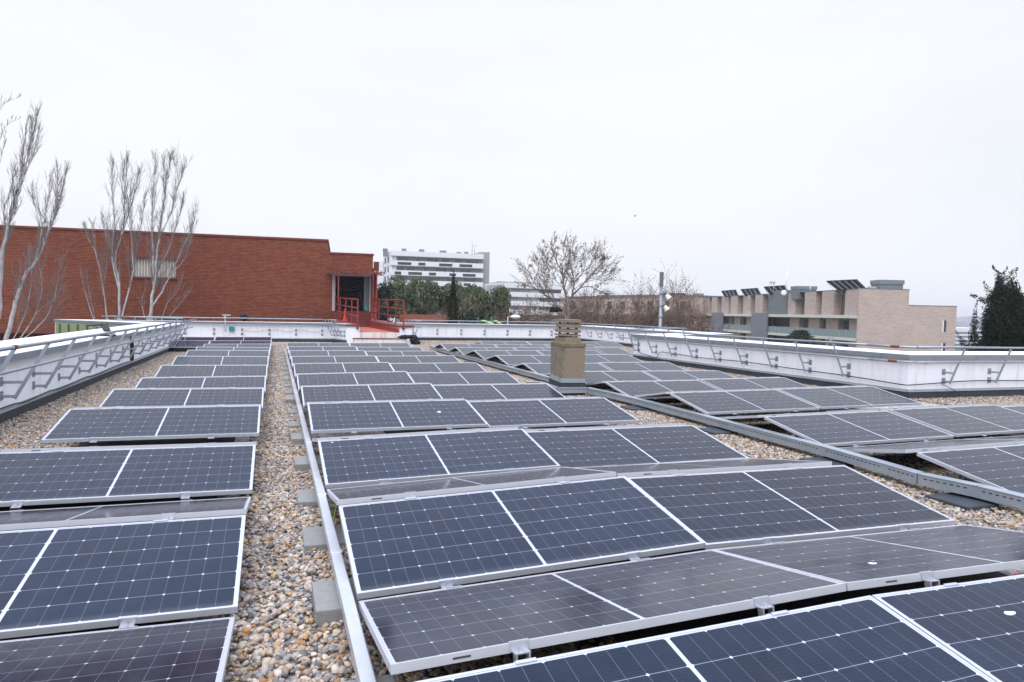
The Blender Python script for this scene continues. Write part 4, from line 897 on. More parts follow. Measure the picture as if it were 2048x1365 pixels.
# ------------------------------------------------------------------ distant buildings
def facade_frame(px0, t0, px1, t1):
    a = Vector((*xy_at(px0, t0), 0)); c = Vector((*xy_at(px1, t1), 0)); d = (c - a); ln = d.length; d.normalize(); n = Vector((d.y, -d.x, 0))
    if n.dot(Vector((CAM.x, CAM.y, 0)) - a) < 0: n = -n
    return a, d, n, ln
def sz(px, py, a, d, n, off=0):
    q = a + n * off; p = on_plane(px, py, (q.x, q.y), (q.x + d.x, q.y + d.y)); return (p - q).dot(d), p.z
def bx(mb, a, d, n, s0, s1, z0, z1, d0, d1):
    mb.obox(a + d * s0 + n * d0 + Vector((0, 0, z0)), d * (s1 - s0), n * (d1 - d0), Vector((0, 0, z1 - z0)))

# tan brick apartment block (right)
a, d, n, ln = facade_frame(1727, 98, 1383, 170)
et = empty('apartment_building', (a.x, a.y, -9), 'long tan brick apartment block with slab balconies and stepped gable', 'building')
H = lambda y: z_at(1727, y, 98)
ztop, zs1t, zs1b, zg1, zs2t, zs2b = H(578), H(631), H(637.5), H(662), H(677.5), H(683.5)
TB = brick_material('tan_brick_facade', (.57, .435, .345), (.44, .36, .335), (.38, .32, .29), bw=.45, bh=.16, ms=.022, rot=math.atan2(d.y, d.x), patch=0.18, streak=.25)
core = MB(); bx(core, a, d, n, .31, ln + 14, -9, ztop - .25, -1.0, -6.7); bx(core, a, d, n, .31, ln + 14, -9, z_at(1865, 614.5, 98.6), -6.72, -13.6); core.build('wall', M['zinc'], et)
g_dir = Vector((-n.x, -n.y, 0)); gw = 14.0
bays = [(1690, 1721), (1644, 1668), (1609.5, 1631.4), (1572.6, 1591), (1510.4, 1525.4), (1486.5, 1500.8), (1461.8, 1474.8), (1443.4, 1455.7), (1423.6, 1433.8), (1407, 1418), (1390, 1399)]
bay = MB(); pier = MB(); vd = MB(); low = MB()
for f_, nr in bays:
    s0 = sz(nr, 600, a, d, n, .25)[0]; s1_ = sz(f_, 600, a, d, n, .25)[0]
    bx(bay, a, d, n, s0, s1_, zs1t, ztop - .03, .25, -1.1)
    bx(pier, a, d, n, s0, s1_, zs2t, zs1b, -.55, -1.1); bx(pier, a, d, n, s0, s1_, -5.4, zs2b, -.55, -1.1)
bay.build('brick_bay', TB, et); pier.build('brick_pier', TB, et)
for i in range(len(bays) - 1):
    s0 = sz(bays[i][0], 600, a, d, n, .25)[0]; s1_ = sz(bays[i + 1][1], 600, a, d, n, .25)[0]
    m_ = (s1_ - s0)
    for q0, q1, z0, z1 in ((.1, .75, zs2t + .1, zs1b - .35), (.2, .7, zs1t + .3, ztop - .8), (.1, .75, -5.2, zs2b - .3)):
        vw = MB(); bx(vw, a, d, n, s0 + m_ * q0, s0 + m_ * q1, z0, z1, -.96, -.999); vw.build('gallery_opening', M['void'], et)
b = MB(); bx(b, a, d, n, 0.2, ln + 14, zs1b, zs1t - .002, .9, -.99); b.build('slab', M['slab'], et)
b = MB(); bx(b, a, d, n, 0.2, ln + 14, zs2b, zs2t, .9, -.99); b.build('slab', M['slab'], et)
b = MB(); bx(b, a, d, n, 0.2, ln + 14, -5.6, -5.35, .9, -.99); b.build('slab', M['slab'], et)
b = MB(); bx(b, a, d, n, 0.25, ln + 14, zs2t + .02, zg1, .86, .82); gg = b.build('glass_guard', M['glassgreen'], et)
b = MB(); s = 1.5
while s < ln: bx(b, a, d, n, s, s + .03, zs2t + .02, zg1 + .01, .885, .861); s += 1.6
bx(b, a, d, n, .25, ln, zg1 + .011, zg1 + .05, .89, .81); b.build('guard_post', M['strip'], gg)
# gable with step
sx_ = 7.05; P2 = a + g_dir * gw
st = sz(1818, 600, a, g_dir, -d, 0)[0]; en = sz(1913, 630, a, g_dir, -d, 0)[0]; zst = sz(1865, 612.5, a, g_dir, -d, 0)[1]
TB2 = brick_material('tan_brick_gable', (.57, .435, .345), (.44, .36, .335), (.38, .32, .29), bw=.45, bh=.16, ms=.022, rot=math.atan2(g_dir.y, g_dir.x), patch=0.20, streak=.25)
b = MB(); bx(b, a, g_dir, d, -.95, st, -9, ztop, 0, .30)
w1 = (sz(1885.5, 640, a, g_dir, -d, 0)[0], sz(1893.5, 640, a, g_dir, -d, 0)[0]); zA1, zA0 = sz(1890, 641.5, a, g_dir, -d, 0)[1], sz(1890, 664.5, a, g_dir, -d, 0)[1]; zB1 = sz(1890, 687, a, g_dir, -d, 0)[1]; zB0 = zB1 - (zA1 - zA0)
bx(b, a, g_dir, d, st, w1[0], -9, zst, 0, .30); bx(b, a, g_dir, d, w1[1], en, -9, zst, 0, .30)
bx(b, a, g_dir, d, w1[0], w1[1], zA1, zst, 0, .30); bx(b, a, g_dir, d, w1[0], w1[1], zB1, zA0, 0, .30); bx(b, a, g_dir, d, w1[0], w1[1], -9, zB0, 0, .30)
bx(b, a, g_dir, d, en - .3, en, -9, zst, .3, 40); b.build('gable_wall', TB2, et)
b = MB(); bx(b, a, g_dir, d, -1.0, st + .05, ztop, ztop + .08, -.04, .4); bx(b, a, g_dir, d, st + .06, en + .05, zst, zst + .08, -.04, .4); bx(b, a, d, n, .4, ln + 14, ztop - .02, ztop + .05, .3, -6.75); b.build('roof_edge', M['zinc'], et)
for z0, z1 in ((zA0, zA1), (zB0, zB1)):
    b = MB(); bx(b, a, g_dir, d, w1[0], w1[1], z0, z1, .12, .16); wo = b.build('window', M['winglass'], et)
    b = MB(); bx(b, a, g_dir, d, w1[0] - .0, w1[0] + .22, z0, z1, .02, .11); b.build('frame', M['whitebld'], wo)
# zinc tower and grey panels on the facade
s0 = sz(1572, 600, a, d, n, .6)[0]; s1_ = sz(1537, 600, a, d, n, .6)[0]
b = MB(); bx(b, a, d, n, s0, s1_, zs1t, ztop + .5, .6, -1.1); b.build('zinc_tower', M['zinc'], et)
for f_, nr in ((1502, 1532), (1422, 1443)):
    s0 = sz(nr, 650, a, d, n, 1.3)[0]; s1_ = sz(f_, 650, a, d, n, 1.3)[0]
    b = MB(); bx(b, a, d, n, s0, s1_, -8, zs1t + .25, 1.3, .93); b.build('stair_screen', M['panelgrey'], et)
# roof equipment
def collector(px0, px1, ytop, ybot, t, label):
    o = at(px0, ybot, t); o2 = at(px1, ybot, t * (1 - .02)); d_ = (o2 - o); d_.z = 0; ln_ = d_.length; d_.normalize(); nn_ = Vector((d_.y, -d_.x, 0))
    hh = (ybot - ytop) / FPX * t
    e = empty('solar_collector', tuple(o), label, 'solar collector', 'tilted collectors on the tan apartment roof')
    b = MB(); sh = ln_ * .26
    b.v += [tuple(o + d_ * sh), tuple(o + d_ * ln_), tuple(o + d_ * (ln_ - sh) + Vector((0, 0, hh)) - nn_ * hh * .6), tuple(o + Vector((0, 0, hh * .85)) - nn_ * hh * .6)]
    b.v += [tuple(Vector(v) + Vector((0, 0, .10)) + nn_ * .06) for v in b.v[:4]]
    b.f += [(0, 3, 2, 1), (4, 5, 6, 7), (0, 1, 5, 4), (1, 2, 6, 5), (2, 3, 7, 6), (3, 0, 4, 7)]
    b.build('collector_sheet', M['solar_far'], e)
    b = MB(); m_ = int(ln_ / 1.0)
    for i in range(m_ + 1):
        k = i / m_; lo = Vector(b_lerp(o + d_ * sh, o + d_ * ln_, k)); hi = Vector(b_lerp(o + Vector((0, 0, hh * .85)) - nn_ * hh * .6, o + d_ * (ln_ - sh) + Vector((0, 0, hh)) - nn_ * hh * .6, k))
        b.bar(lo + nn_ * .16 + Vector((0, 0, .02)), hi + nn_ * .16 + Vector((0, 0, -.05)), .07, .05)
        b.bar(Vector((lo.x, lo.y, lo.z - .6)), hi, .05, .05)
    b.build('support_frame', M['strip'], e)
def b_lerp(p, q, k): return tuple(p.lerp(q, k))
collector(1653, 1737, 559.5, 581, 103, 'largest dark collector rack on tan roof, nearest to the gable')
collector(1525, 1582, 571.5, 590, 126, 'dark collector rack behind the zinc tower on tan roof')
collector(1478, 1525, 577, 592.5, 138, 'second dark collector rack from the left on tan roof')
collector(1439, 1479, 580.5, 594, 148, 'leftmost collector rack above the tan brick bays')
collector(1330, 1380, 587, 595, 165, 'low dark collector rack far left beyond the lamp post')
def roofbox(x0, x1, y0, y1, t, m_, label, name='roof_unit', cat='roof unit', dep=2.5, lip=True):
    o = at(x0, y1, t); d_ = (at(x1, y1, t) - o); d_.z = 0; nn_ = Vector((d_.y, -d_.x, 0)).normalized(); hh = (y1 - y0) / FPX * t
    e = empty(name, tuple(o), label, cat); b = MB(); b.obox(o - Vector((0, 0, 1)), d_, -nn_ * dep, Vector((0, 0, hh * .55 + 1 if lip else hh + 1))); b.build('housing', M[m_], e)
    if lip:
        q = d_.normalized() * .12; b = MB(); b.obox(o - q + nn_ * .12 + Vector((0, 0, hh * .55 + .001)), d_ + q * 2, -nn_ * (dep + .24), Vector((0, 0, hh * .45))); b.build('lid', M['panelgrey'], e)
    return e
roofbox(1759.5, 1806, 560, 579, 101, 'zinc', 'grey green lift housing on the tan roof above the gable')
roofbox(1594.5, 1632.5, 572.5, 587, 116, 'zinc', 'grey green housing in the middle of the tan roof')
roofbox(1392, 1406, 587, 595, 160, 'zinc', 'small dark housing at the far left of tan roof')
roofbox(1739, 1753, 573.5, 579, 101, 'strip', 'low grey ventilation unit near the lift housing', lip=False, dep=.6)
def pole(px, y0, y1, t, r, label, name='antenna', extra=None, mt='strip'):
    p0, p1 = at(px, y1, t), at(px, y0, t); e = empty(name, tuple(p0), label, name.replace('_', ' '))
    b = MB(); b.tube([Vector((p0.x, p0.y, p0.z)), Vector((p0.x, p0.y, p1.z))], r, 6); b.build('mast', M[mt], e, smooth=True)
    if extra: extra(e, Vector((p0.x, p0.y, p1.z)))
    return e
def yagi(e, p):
    b = MB(); b.bar(p + RT * -.7, p + RT * .25, .06, .06)
    for k in range(4): b.bar(p + RT * (-.65 + k * .28) + Vector((0, 0, -.35)), p + RT * (-.65 + k * .28) + Vector((0, 0, .25)), .06, .06)
    b.build('aerial', M['redpaint'], e)
pole(1546.5, 566, 585, 122, .06, 'short mast with red tipped aerial on the tan roof', extra=yagi)
pole(1572, 541, 586, 118, .07, 'tall thin white mast on the tan roof', mt='lampwhite')
pole(1620, 571, 586, 114, .10, 'short grey flue on the middle of tan roof', name='flue')
def dish(px, py, t, r, label):
    p = at(px, py, t); e = empty('satellite_dish', tuple(p), label, 'satellite dish'); b = MB(); b.lathe(p, [(r * .2, 0), (r * .7, r * .12), (r, r * .3), (r * .98, r * .34)], 16, axis=(-.6, -.7, .25)); b.build('reflector', M['lampwhite'], e, smooth=True)
    b = MB(); b.tube([p - Vector((0, 0, r * 1.4)), p], .05, 6); b.build('stand', M['strip'], e)
dish(1568, 586.5, 120, .48, 'white satellite dish at the zinc tower roof')
for x, lab in ((1695, 'near'), (1684, 'far')):
    pass
# pinkish block left of the tan one, behind the bare trees
a2, d2, n2, l2 = facade_frame(1388, 158, 1118, 200)
e = empty('apartment_building', (a2.x, a2.y, -9), 'pinkish brick block behind the brown bare trees', 'building')
H2 = lambda y: z_at(1388, y, 158)
b = MB(); bx(b, a2, d2, n2, 0, l2, -9, H2(592.5), 0, -14); b.build('wall', M['pinkbld'], e)
b = MB(); bx(b, a2, d2, n2, -.3, l2 + .3, H2(592.5), H2(590.5), .4, -14.3); b.build('roof_edge', M['zinc'], e)
b = MB(); bx(b, a2, d2, n2, -.2, l2, H2(633), H2(628.5), 1.2, .002); b.build('slab', M['slab'], e)
rg = random.Random(11)
for i in range(9):
    s = 3 + i * (l2 - 5) / 9; b = MB(); bx(b, a2, d2, n2, s, s + rg.uniform(1.0, 2.2), H2(622), H2(603), .03, -.1); b.build('window', M['void'], e)
    b = MB(); bx(b, a2, d2, n2, s, s + 2.2, H2(648), H2(636), .03, -.1); b.build('window', M['void'], e)
b = MB(); bx(b, a2, d2, n2, l2 * .35, l2 * .75, H2(590.4), H2(587), -3, -8); b.build('roof_plant', M['zinc'], e)

# white apartment slab block (centre left)
def white_block(px0, t0, px1, t1, label, y0, band, gap, nb, side_px, side_t, topx, wins, endcol):
    a, d, n, ln = facade_frame(px0, t0, px1, t1)
    e = empty('apartment_building', (a.x, a.y, -9), label, 'building')
    Hh = lambda y: z_at(px0, y, t0)
    zt = Hh(y0)
    b = MB(); bx(b, a, d, n, .4, ln - .2, -9, zt - .1, -1.8, -13); b.build('core_wall', M['gallery'], e)
    y = y0
    for k in range(nb):
        zt_, zb_ = Hh(y), Hh(y + band)
        b = MB(); bx(b, a, d, n, 0, ln, zb_, zt_, 0, -1.9 if k else -13.3)
        if k: pass
        bb = b.build('balcony_band' if k else 'roof_band', M['whitebld'], e)
        b = MB(); bx(b, a, d, n, .02, ln - .02, zb_ - .12, zb_ - .001, -.05, -1.85); b.build('floor_edge', M['greybld'], bb)
        if k - 1 < len(wins) and k > 0:
            for (x0, x1) in wins[k - 1]:
                s0, s1_ = sz(x0, y, a, d, n)[0], sz(x1, y, a, d, n)[0]; b = MB(); bx(b, a, d, n, s0, s1_, zb_ + (zt_ - zb_) * .15, zt_ - (zt_ - zb_) * .28, .05, -.2); b.build('dark_insert', M['void'], bb)
        # glazing behind
        rg = random.Random(k * 7 + int(px0)); s = 2.0
        while s < ln - 5:
            b = MB(); w0 = rg.choice([1.2, 2.4, 3.6]); bx(b, a, d, n, s, s + w0, zb_ - (Hh(y) - Hh(y + gap)) + .1, zb_ - .35, -1.75, -1.82); s += w0 + rg.uniform(1.0, 4.0); b.build('window', M['winglass'], e)
        # slender columns
        y += band + gap
    b = MB(); bx(b, a, d, n, -.02, .6, -9, zt - .4, -.3, -12.9); bx(b, a, d, n, -.02, 2.0, -9, zt - .4, -1.0, -12.9); b.build('side_wall', M['whitebld'], e)
    for k in range(1, nb):
        z = Hh(y0 + band + (k - 1) * (band + gap))
        for q0 in (-3.5, -8.5):
            sw = MB(); bx(sw, a, d, n, -.06, .1, z - 1.9, z - .2, q0, q0 - .8); sw.build('window', M['void'], e)
    if endcol:
        b = MB(); bx(b, a, d, n, ln - 1.0, ln + endcol, -9, zt + 1.0, -2.5, -13.5); b.build('end_wall', M['greybld'], e)
    return e, a, d, n, ln, zt
px = lambda u: 740 + .15625 * u
W1 = [[(px(355), px(530)), (px(620), px(710)), (px(885), px(1055)), (px(1145), px(1310))], [(px(315), px(400)), (px(490), px(665)), (px(755), px(845)), (px(1018), px(1100)), (px(1188), px(1352))], [(px(795), px(870)), (px(1200), px(1290))], [(px(500), px(640))]]
eW, aW, dW, nW, lW, zW = white_block(779, 221, 964, 228.5, 'white apartment block with long balcony bands behind the green trees', 502, 9.8, 9.4, 6, 0, 0, 0, W1, 2.6)
# lower left annex and its roof plant
pa, pb, pc, pd_ = xy_at(778.8, 221.3), xy_at(764.5, 233), xy_at(800, 247), xy_at(815, 236)
b = MB(); b.prism([pa, pb, pc, pd_], -9, z_at(779, 503, 221.3)); b.build('end_wing', M['whitebld'], eW)
for k in range(4):
    for (x0, x1) in ((768.5, 771), (774.5, 776.5)):
        q0, q1 = on_plane(x0, 600, pa, pb), on_plane(x1, 600, pa, pb); z = z_at(779, 519 + 19.2 * k, 221); nn_ = Vector((pb[1] - pa[1], -(pb[0] - pa[0]), 0)).normalized()
        if nn_.dot(CAM - Vector((*pa, 0))) < 0: nn_ = -nn_
        b = MB(); b.obox(Vector((q0.x, q0.y, z - .9)) - nn_ * .1, Vector((q1.x - q0.x, q1.y - q0.y, 0)), nn_ * .16, Vector((0, 0, 1.9))); b.build('window', M['void'], eW)
b = MB(); b.prism([xy_at(764.4, 232), xy_at(751, 235), xy_at(790, 250), xy_at(799, 247.5)], -9, z_at(758, 524, 233)); b.build('annex', M['whitebld'], eW)
for i, (x0, x1, y0, y1, m_) in enumerate([(766, 773.5, 497.5, 507, 'panelgrey'), (803, 811.5, 497.5, 503.5, 'zinc'), (837.5, 847.5, 499, 505.5, 'zinc'), (879, 892, 501.5, 507, 'zinc'), (913, 922, 504.5, 509, 'zinc'), (928, 936, 504, 509.5, 'zinc')]):
    roofbox(x0, x1, y0, y1, 222 + i, m_, f"{['white topped','second','third','fourth','fifth','rightmost'][i]} rooftop unit {'from the left ' if 0<i<5 else ''}on the white apartment block", lip=(i == 0), dep=1.5)
pole(944, 478, 509, 226, .09, 'tall thin mast on the right of white block roof', mt='strip')
pole(949, 492, 509, 226.5, .10, 'shorter mast with aerials on the white block roof', mt='strip', extra=lambda e, p: (lambda b: (b.bar(p + RT * -.9, p + RT * .9, .12, .12), b.build('aerial', M['strip'], e)))(MB()))
W2 = [[], [], [], []]
white_block(1009, 178, 1128, 186, 'lower white apartment block partly hidden by the bare plane tree', 566, 9.6, 8.2, 5, 0, 0, 0, W2, 0)
b = MB(); p = at(977, 565.5, 190); q = at(1009, 566, 178.5); dd = q - p; dd.z = 0; nn_ = Vector((dd.y, -dd.x, 0)).normalized(); b.obox(Vector((p.x, p.y, -9)), dd, -nn_ * 10, Vector((0, 0, p.z + 9 - .1)))
o = b.build('stair_tower', M['greybld']); tag(o, 'plain pale grey block between the two white apartment blocks', 'building')
roofbox(993, 1003, 563, 567, 186, 'zinc', 'low dark unit on the pale grey block', lip=False, dep=1)
# far buildings right of the gable
a3, d3, n3, l3 = facade_frame(1906, 250, 1995, 262)
e = empty('office_building', (a3.x, a3.y, -9), 'distant pale office block with grey window bands right of gable', 'building')
b = MB(); bx(b, a3, d3, n3, 0, l3, -9, z_at(1906, 656, 250), 0, -20); b.build('wall', M['whitebld'], e)
for k in range(5):
    b = MB(); yy = 664 + k * 8.0; bx(b, a3, d3, n3, .3, l3 - .3, z_at(1906, yy + 3.8, 250), z_at(1906, yy, 250), .05, -.3); b.build('window_band', mat('band_glass', (.16, .20, .24), .3), e)
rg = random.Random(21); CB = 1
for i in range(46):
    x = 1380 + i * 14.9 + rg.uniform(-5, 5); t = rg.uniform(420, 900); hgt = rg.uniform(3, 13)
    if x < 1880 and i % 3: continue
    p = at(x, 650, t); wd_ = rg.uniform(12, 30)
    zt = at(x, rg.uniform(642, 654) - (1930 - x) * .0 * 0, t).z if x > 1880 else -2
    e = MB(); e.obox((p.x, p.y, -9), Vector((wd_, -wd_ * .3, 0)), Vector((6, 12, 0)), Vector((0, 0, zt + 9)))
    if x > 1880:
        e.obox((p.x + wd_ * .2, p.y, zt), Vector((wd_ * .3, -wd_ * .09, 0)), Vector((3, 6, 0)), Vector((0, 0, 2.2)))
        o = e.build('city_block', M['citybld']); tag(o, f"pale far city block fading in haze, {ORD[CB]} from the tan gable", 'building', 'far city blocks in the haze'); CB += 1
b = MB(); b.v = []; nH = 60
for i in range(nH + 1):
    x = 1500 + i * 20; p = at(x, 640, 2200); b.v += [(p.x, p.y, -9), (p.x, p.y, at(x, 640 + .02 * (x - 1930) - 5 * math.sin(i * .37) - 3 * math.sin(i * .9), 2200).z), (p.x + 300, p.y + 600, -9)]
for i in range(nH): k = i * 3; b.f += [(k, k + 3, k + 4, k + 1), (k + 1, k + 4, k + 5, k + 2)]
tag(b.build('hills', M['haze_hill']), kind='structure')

# low orange wall and light fence in the playground behind the evergreens
b = MB(); p = at(830, 640, 66); q = at(900, 636, 70); dd = q - p; dd.z = 0; nn_ = Vector((dd.y, -dd.x, 0)).normalized(); b.obox(Vector((p.x, p.y, -9)) - dd * .4, dd * 1.6, nn_ * .3, Vector((0, 0, 9 + z_at(865, 630, 68)))); o = b.build('garden_wall', M['pinkbld']); o.data.materials[0] = mat('orange_brick', (.34, .12, .07), .9, noise=(2, .2)); tag(o, 'low orange brick wall seen between the green tree trunks', 'wall')
e = empty('playground_slide', tuple(at(965, 645, 62)), 'lime slide with green posts behind the back parapet', 'slide')
for x in (956.5, 983):
    b = MB(); p = at(x, 634, 62); b.box(p.x - .08, p.y - .08, -9, p.x + .08, p.y + .08, p.z); b.build('green_post', M['playgreen'], e)
b = MB(); p0, p1 = at(966, 641.5, 62), at(984, 648, 59); b.bar(p0, p1, .42, .08); b.build('slide_chute', M['lime'], e)
b = MB(); p0, p1 = at(990, 642, 62), at(1000, 647, 59.5); b.bar(p0, p1, .3, .08); b.build('slide_chute', M['lime'], e)
b = MB(); p = at(1010, 640, 75); q = at(960, 642, 75)
hd = MB(); rg = random.Random(5)
e = empty('street_lamp', tuple(at(1016, 650, 58)), 'street lamp with a white oval head behind the back parapet', 'street lamp')
p = at(1016, 634, 58); b = MB(); b.tube([(p.x, p.y, -9), (p.x, p.y, p.z), (p.x + .8, p.y - .2, p.z + .12)], .06, 8); b.build('pole', M['strip'], e, smooth=True)
b = MB(); c = at(1031, 634.3, 58); b.ball(c, .24, (1.9, 1.0, .75), 8); b.build('lamp_head', M['lampwhite'], e, smooth=True)
# floodlight post
tp = 46
e = empty('light_column', tuple(at(1321, 660, tp)), 'grey steel light column with two white floodlights', 'light column')
p0 = at(1320, 660, tp); p1 = at(1323, 572, tp); p2 = at(1324.3, 546, tp)
b = MB(); b.tube([(p0.x, p0.y, -9), (p0.x, p0.y, p1.z)], .105, 12); b.build('column', M['fascia'], e, smooth=True)
b = MB(); b.tube([(p0.x, p0.y, p1.z), (p0.x, p0.y, p2.z)], .09, 8)
for k in range(8):
    a_ = k * math.pi / 4; b.bar((p0.x + math.cos(a_) * .115, p0.y + math.sin(a_) * .115, p1.z), (p0.x + math.cos(a_) * .115, p0.y + math.sin(a_) * .115, p2.z), .03, .03)
b.lathe((p0.x, p0.y, p2.z), [(.13, 0), (.13, .03), (.05, .05)], 12); b.lathe((p0.x, p0.y, p1.z - .02), [(.15, 0), (.15, .05)], 12); b.build('lamp_tube', M['panelgrey'], e)
for (lx, ly) in ((1331, 588), (1327.5, 611)):
    c = at(lx, ly, tp); b = MB(); b.lathe(c, [(.06, 0), (.11, .05), (.15, .22), (.21, .38), (.205, .40)], 16, axis=(.55, -.2, -.75)); f_ = b.build('floodlight', M['lampwhite'], e, smooth=True)
    b = MB(); b.ball(c + Vector((-.05, 0, .06)), .17, n=6); b.bar(c, Vector((p0.x, p0.y, c.z + .1)), .06, .06); b.build('bracket', M['panelgrey'], f_)
for yy in (588, 612, 634):
    c = at(1322, yy, tp); b = MB(); b.lathe((p0.x, p0.y, c.z), [(.155, 0), (.155, .06)], 12); b.build('band', M['strip'], e)
def bird(p, span, m_, label, ang=0.0, perched=False):
    b = MB(); p = Vector(p); f_ = Vector((math.cos(ang), math.sin(ang), 0)); s_ = Vector((-f_.y, f_.x, 0))
    b.tube([p - f_ * span * .34, p - f_ * span * .12, p + f_ * span * .08, p + f_ * span * .2, p + f_ * span * .26], [span * .02, span * .07, span * .08, span * .05, span * .01], 8)
    o = b.build('bird', m_, smooth=True)
    bm = bmesh.new(); bm.from_mesh(o.data)
    for sg in ((1, -1) if not perched else ()):
        up = .22 if sg > 0 else .34
        q = [p + f_ * span * .1, p + f_ * span * .14 + s_ * sg * span * .25 + Vector((0, 0, span * up)), p + s_ * sg * span * .5 + Vector((0, 0, span * (up - .1))), p - f_ * span * .1 + s_ * sg * span * .2 + Vector((0, 0, span * up * .8)), p - f_ * span * .12]
        vs = [bm.verts.new(x) for x in q] + [bm.verts.new(x + Vector((0, 0, .01))) for x in q]
        bm.faces.new(vs[:5]); bm.faces.new(vs[9:4:-1])
        for i in range(5): bm.faces.new((vs[i], vs[(i + 1) % 5], vs[5 + (i + 1) % 5], vs[5 + i]))
    if perched:
        for sg in (1, -1):
            r = bmesh.ops.create_cube(bm, size=1)
            for v in r['verts']: v.co = Vector((v.co.x * .01, v.co.y * .01, v.co.z * span * .3)) + p + s_ * sg * span * .05 - Vector((0, 0, span * .18))
    bm.to_mesh(o.data); bm.free(); return tag(o, label, 'bird')
bird(at(1270, 433, 38), .22, M['bird'], 'small dark bird flying alone in the pale sky', ang=.3)
c = Vector((p0.x, p0.y, p2.z + .13)); bird(c, .34, M['gull'], 'pale bird perched on top of the light column', ang=2.9, perched=True)

# ------------------------------------------------------------------ trees
def add_tube(b, pts, r0, r1, n):
    m = len(pts); b.tube(pts, [r0 + (r1 - r0) * i / (m - 1) for i in range(m)], n, cap=False)
class Bare:
    def __init__(s, seed, up, wig, split, maxlev, leaf=0.0, len_f=.62, spread=.6, twig_r=.006):
        s.r = random.Random(seed); s.up = up; s.wig = wig; s.split = split; s.maxlev = maxlev; s.leaf = leaf; s.len_f = len_f; s.spread = spread; s.tr = twig_r
        s.trunk = MB(); s.tw = MB(); s.lf = MB(); s.cnt = 0
    def grow(s, p, d, ln, rad, lev):
        r = s.r; seg = 7 if lev < 2 else 5; pts = [p]; cur = Vector(p); dr = Vector(d).normalized(); dirs = [dr.copy()]
        for i in range(seg):
            dr = (dr + Vector((r.gauss(0, s.wig), r.gauss(0, s.wig), r.gauss(0, s.wig * .6))) + Vector((0, 0, s.up * (.5 if lev == 0 else 1)))).normalized()
            cur = cur + dr * (ln / seg); pts.append(cur.copy()); dirs.append(dr.copy())
        tip = max(rad * (.45 if lev == 0 else .3), s.tr * .6)
        add_tube(s.trunk if lev <= 1 else s.tw, pts, rad, tip, [9, 7, 4, 3, 3, 3][lev])
        if lev >= s.maxlev:
            if s.leaf > 0:
                for q in pts[1:]:
                    if r.random() < s.leaf: s.add_leaf(q)
            return
        nb = s.split[lev]
        for k in range(nb):
            t = r.uniform(.22 if lev else .30, 1.0) if k < nb - 1 else 1.0
            if lev == 0 and k < nb - 1: t = .28 + .70 * (k + r.uniform(0, .8)) / nb
            i = min(int(t * seg), seg - 1); q = pts[i].lerp(pts[i + 1], t * seg - i) if i < seg else pts[-1]
            a = r.uniform(0, 6.283); base = dirs[i]; o1 = base.orthogonal().normalized(); o2 = base.cross(o1)
            sp = s.spread * r.uniform(.6, 1.3) * (1.0 if k < nb - 1 else .25)
            nd = (base + (o1 * math.cos(a) + o2 * math.sin(a)) * sp).normalized()
            rr = (rad + (tip - rad) * t) * r.uniform(.5, .72) if k < nb - 1 else tip
            s.grow(q, nd, ln * s.len_f * r.uniform(.7, 1.25) * (1 - .25 * t * (lev == 0)), max(rr, s.tr), lev + 1)
    def add_leaf(s, q, z=.050):
        r = s.r; a, b_ = Vector((r.gauss(0, 1), r.gauss(0, 1), r.gauss(0, 1))).normalized(), Vector((r.gauss(0, 1), r.gauss(0, 1), r.gauss(0, 1))).normalized()
        k = z * r.uniform(.6, 1.4); q = q + Vector((r.gauss(0, .05), r.gauss(0, .05), r.uniform(-.12, 0)))
        s.lf.quad(q - a * k, q - b_ * k, q + a * k, q + b_ * k)
    def finish(s, label, cat, bark, twig, group=None, leafm=None, loc=(0, 0, 0), name='bare_tree'):
        e = empty(name, loc, label, cat, group); s.trunk.build('trunk', bark, e, smooth=True); s.tw.build('branches', twig, e, smooth=True)
        if s.lf.v: s.lf.build('dry_leaf', leafm, e)
        return e

def poplar(base, stems, seed, label, k=1.0):
    """stems: (lean dx along RT, height, radius)"""
    t = Bare(seed, .13, .10, (13, 9, 6), 3, len_f=.46, spread=.45, twig_r=.0055)
    b0 = Vector(base)
    for dx, dy, h, r in stems:
        rd = t.r; pts = []; ex = Vector((RT.x, RT.y, 0)) * dx + Vector((0, 1, 0)) * dy
        m = 16; wx = 0.0
        for i in range(m + 1):
            u = i / m; v_ = max(0.0, (u - .40) / .60); side = v_ ** .85; wx = wx + rd.gauss(0, .075); pts.append(b0 + ex * side + Vector((wx, rd.gauss(0, .06), 0)) * (u > 0) + Vector((0, 0, h * u)))
        t.trunk.tube(pts, [max(r * (1 - .92 * (i / m)), .012) for i in range(m + 1)], 9, cap=False)
        nj = int(22 * k * max(h / 12, .5))
        for j in range(nj):
            u = .42 + .56 * (j + rd.random()) / nj; i = min(int(u * m), m - 1); q = pts[i].lerp(pts[i + 1], u * m - i)
            a = rd.uniform(0, 6.283); nd = Vector((math.cos(a) * .42, math.sin(a) * .42, .9)); ln = min(h * (.19 - .11 * u) * rd.uniform(.4, 1.2), h * (1.0 - u) * .75 + .35)
            t.grow(q, nd, ln, max(r * (1 - .88 * u) * .42, .014), 1)
    return t.finish(label, 'tree', M['bark'], M['twig'], 'bare pale poplar trees before the red brick wall', loc=base)
def ground_pt(px, t): x, y = xy_at(px, t); return (x, y, -9.0)
def zt(px, py, t): return at(px, py, t).z
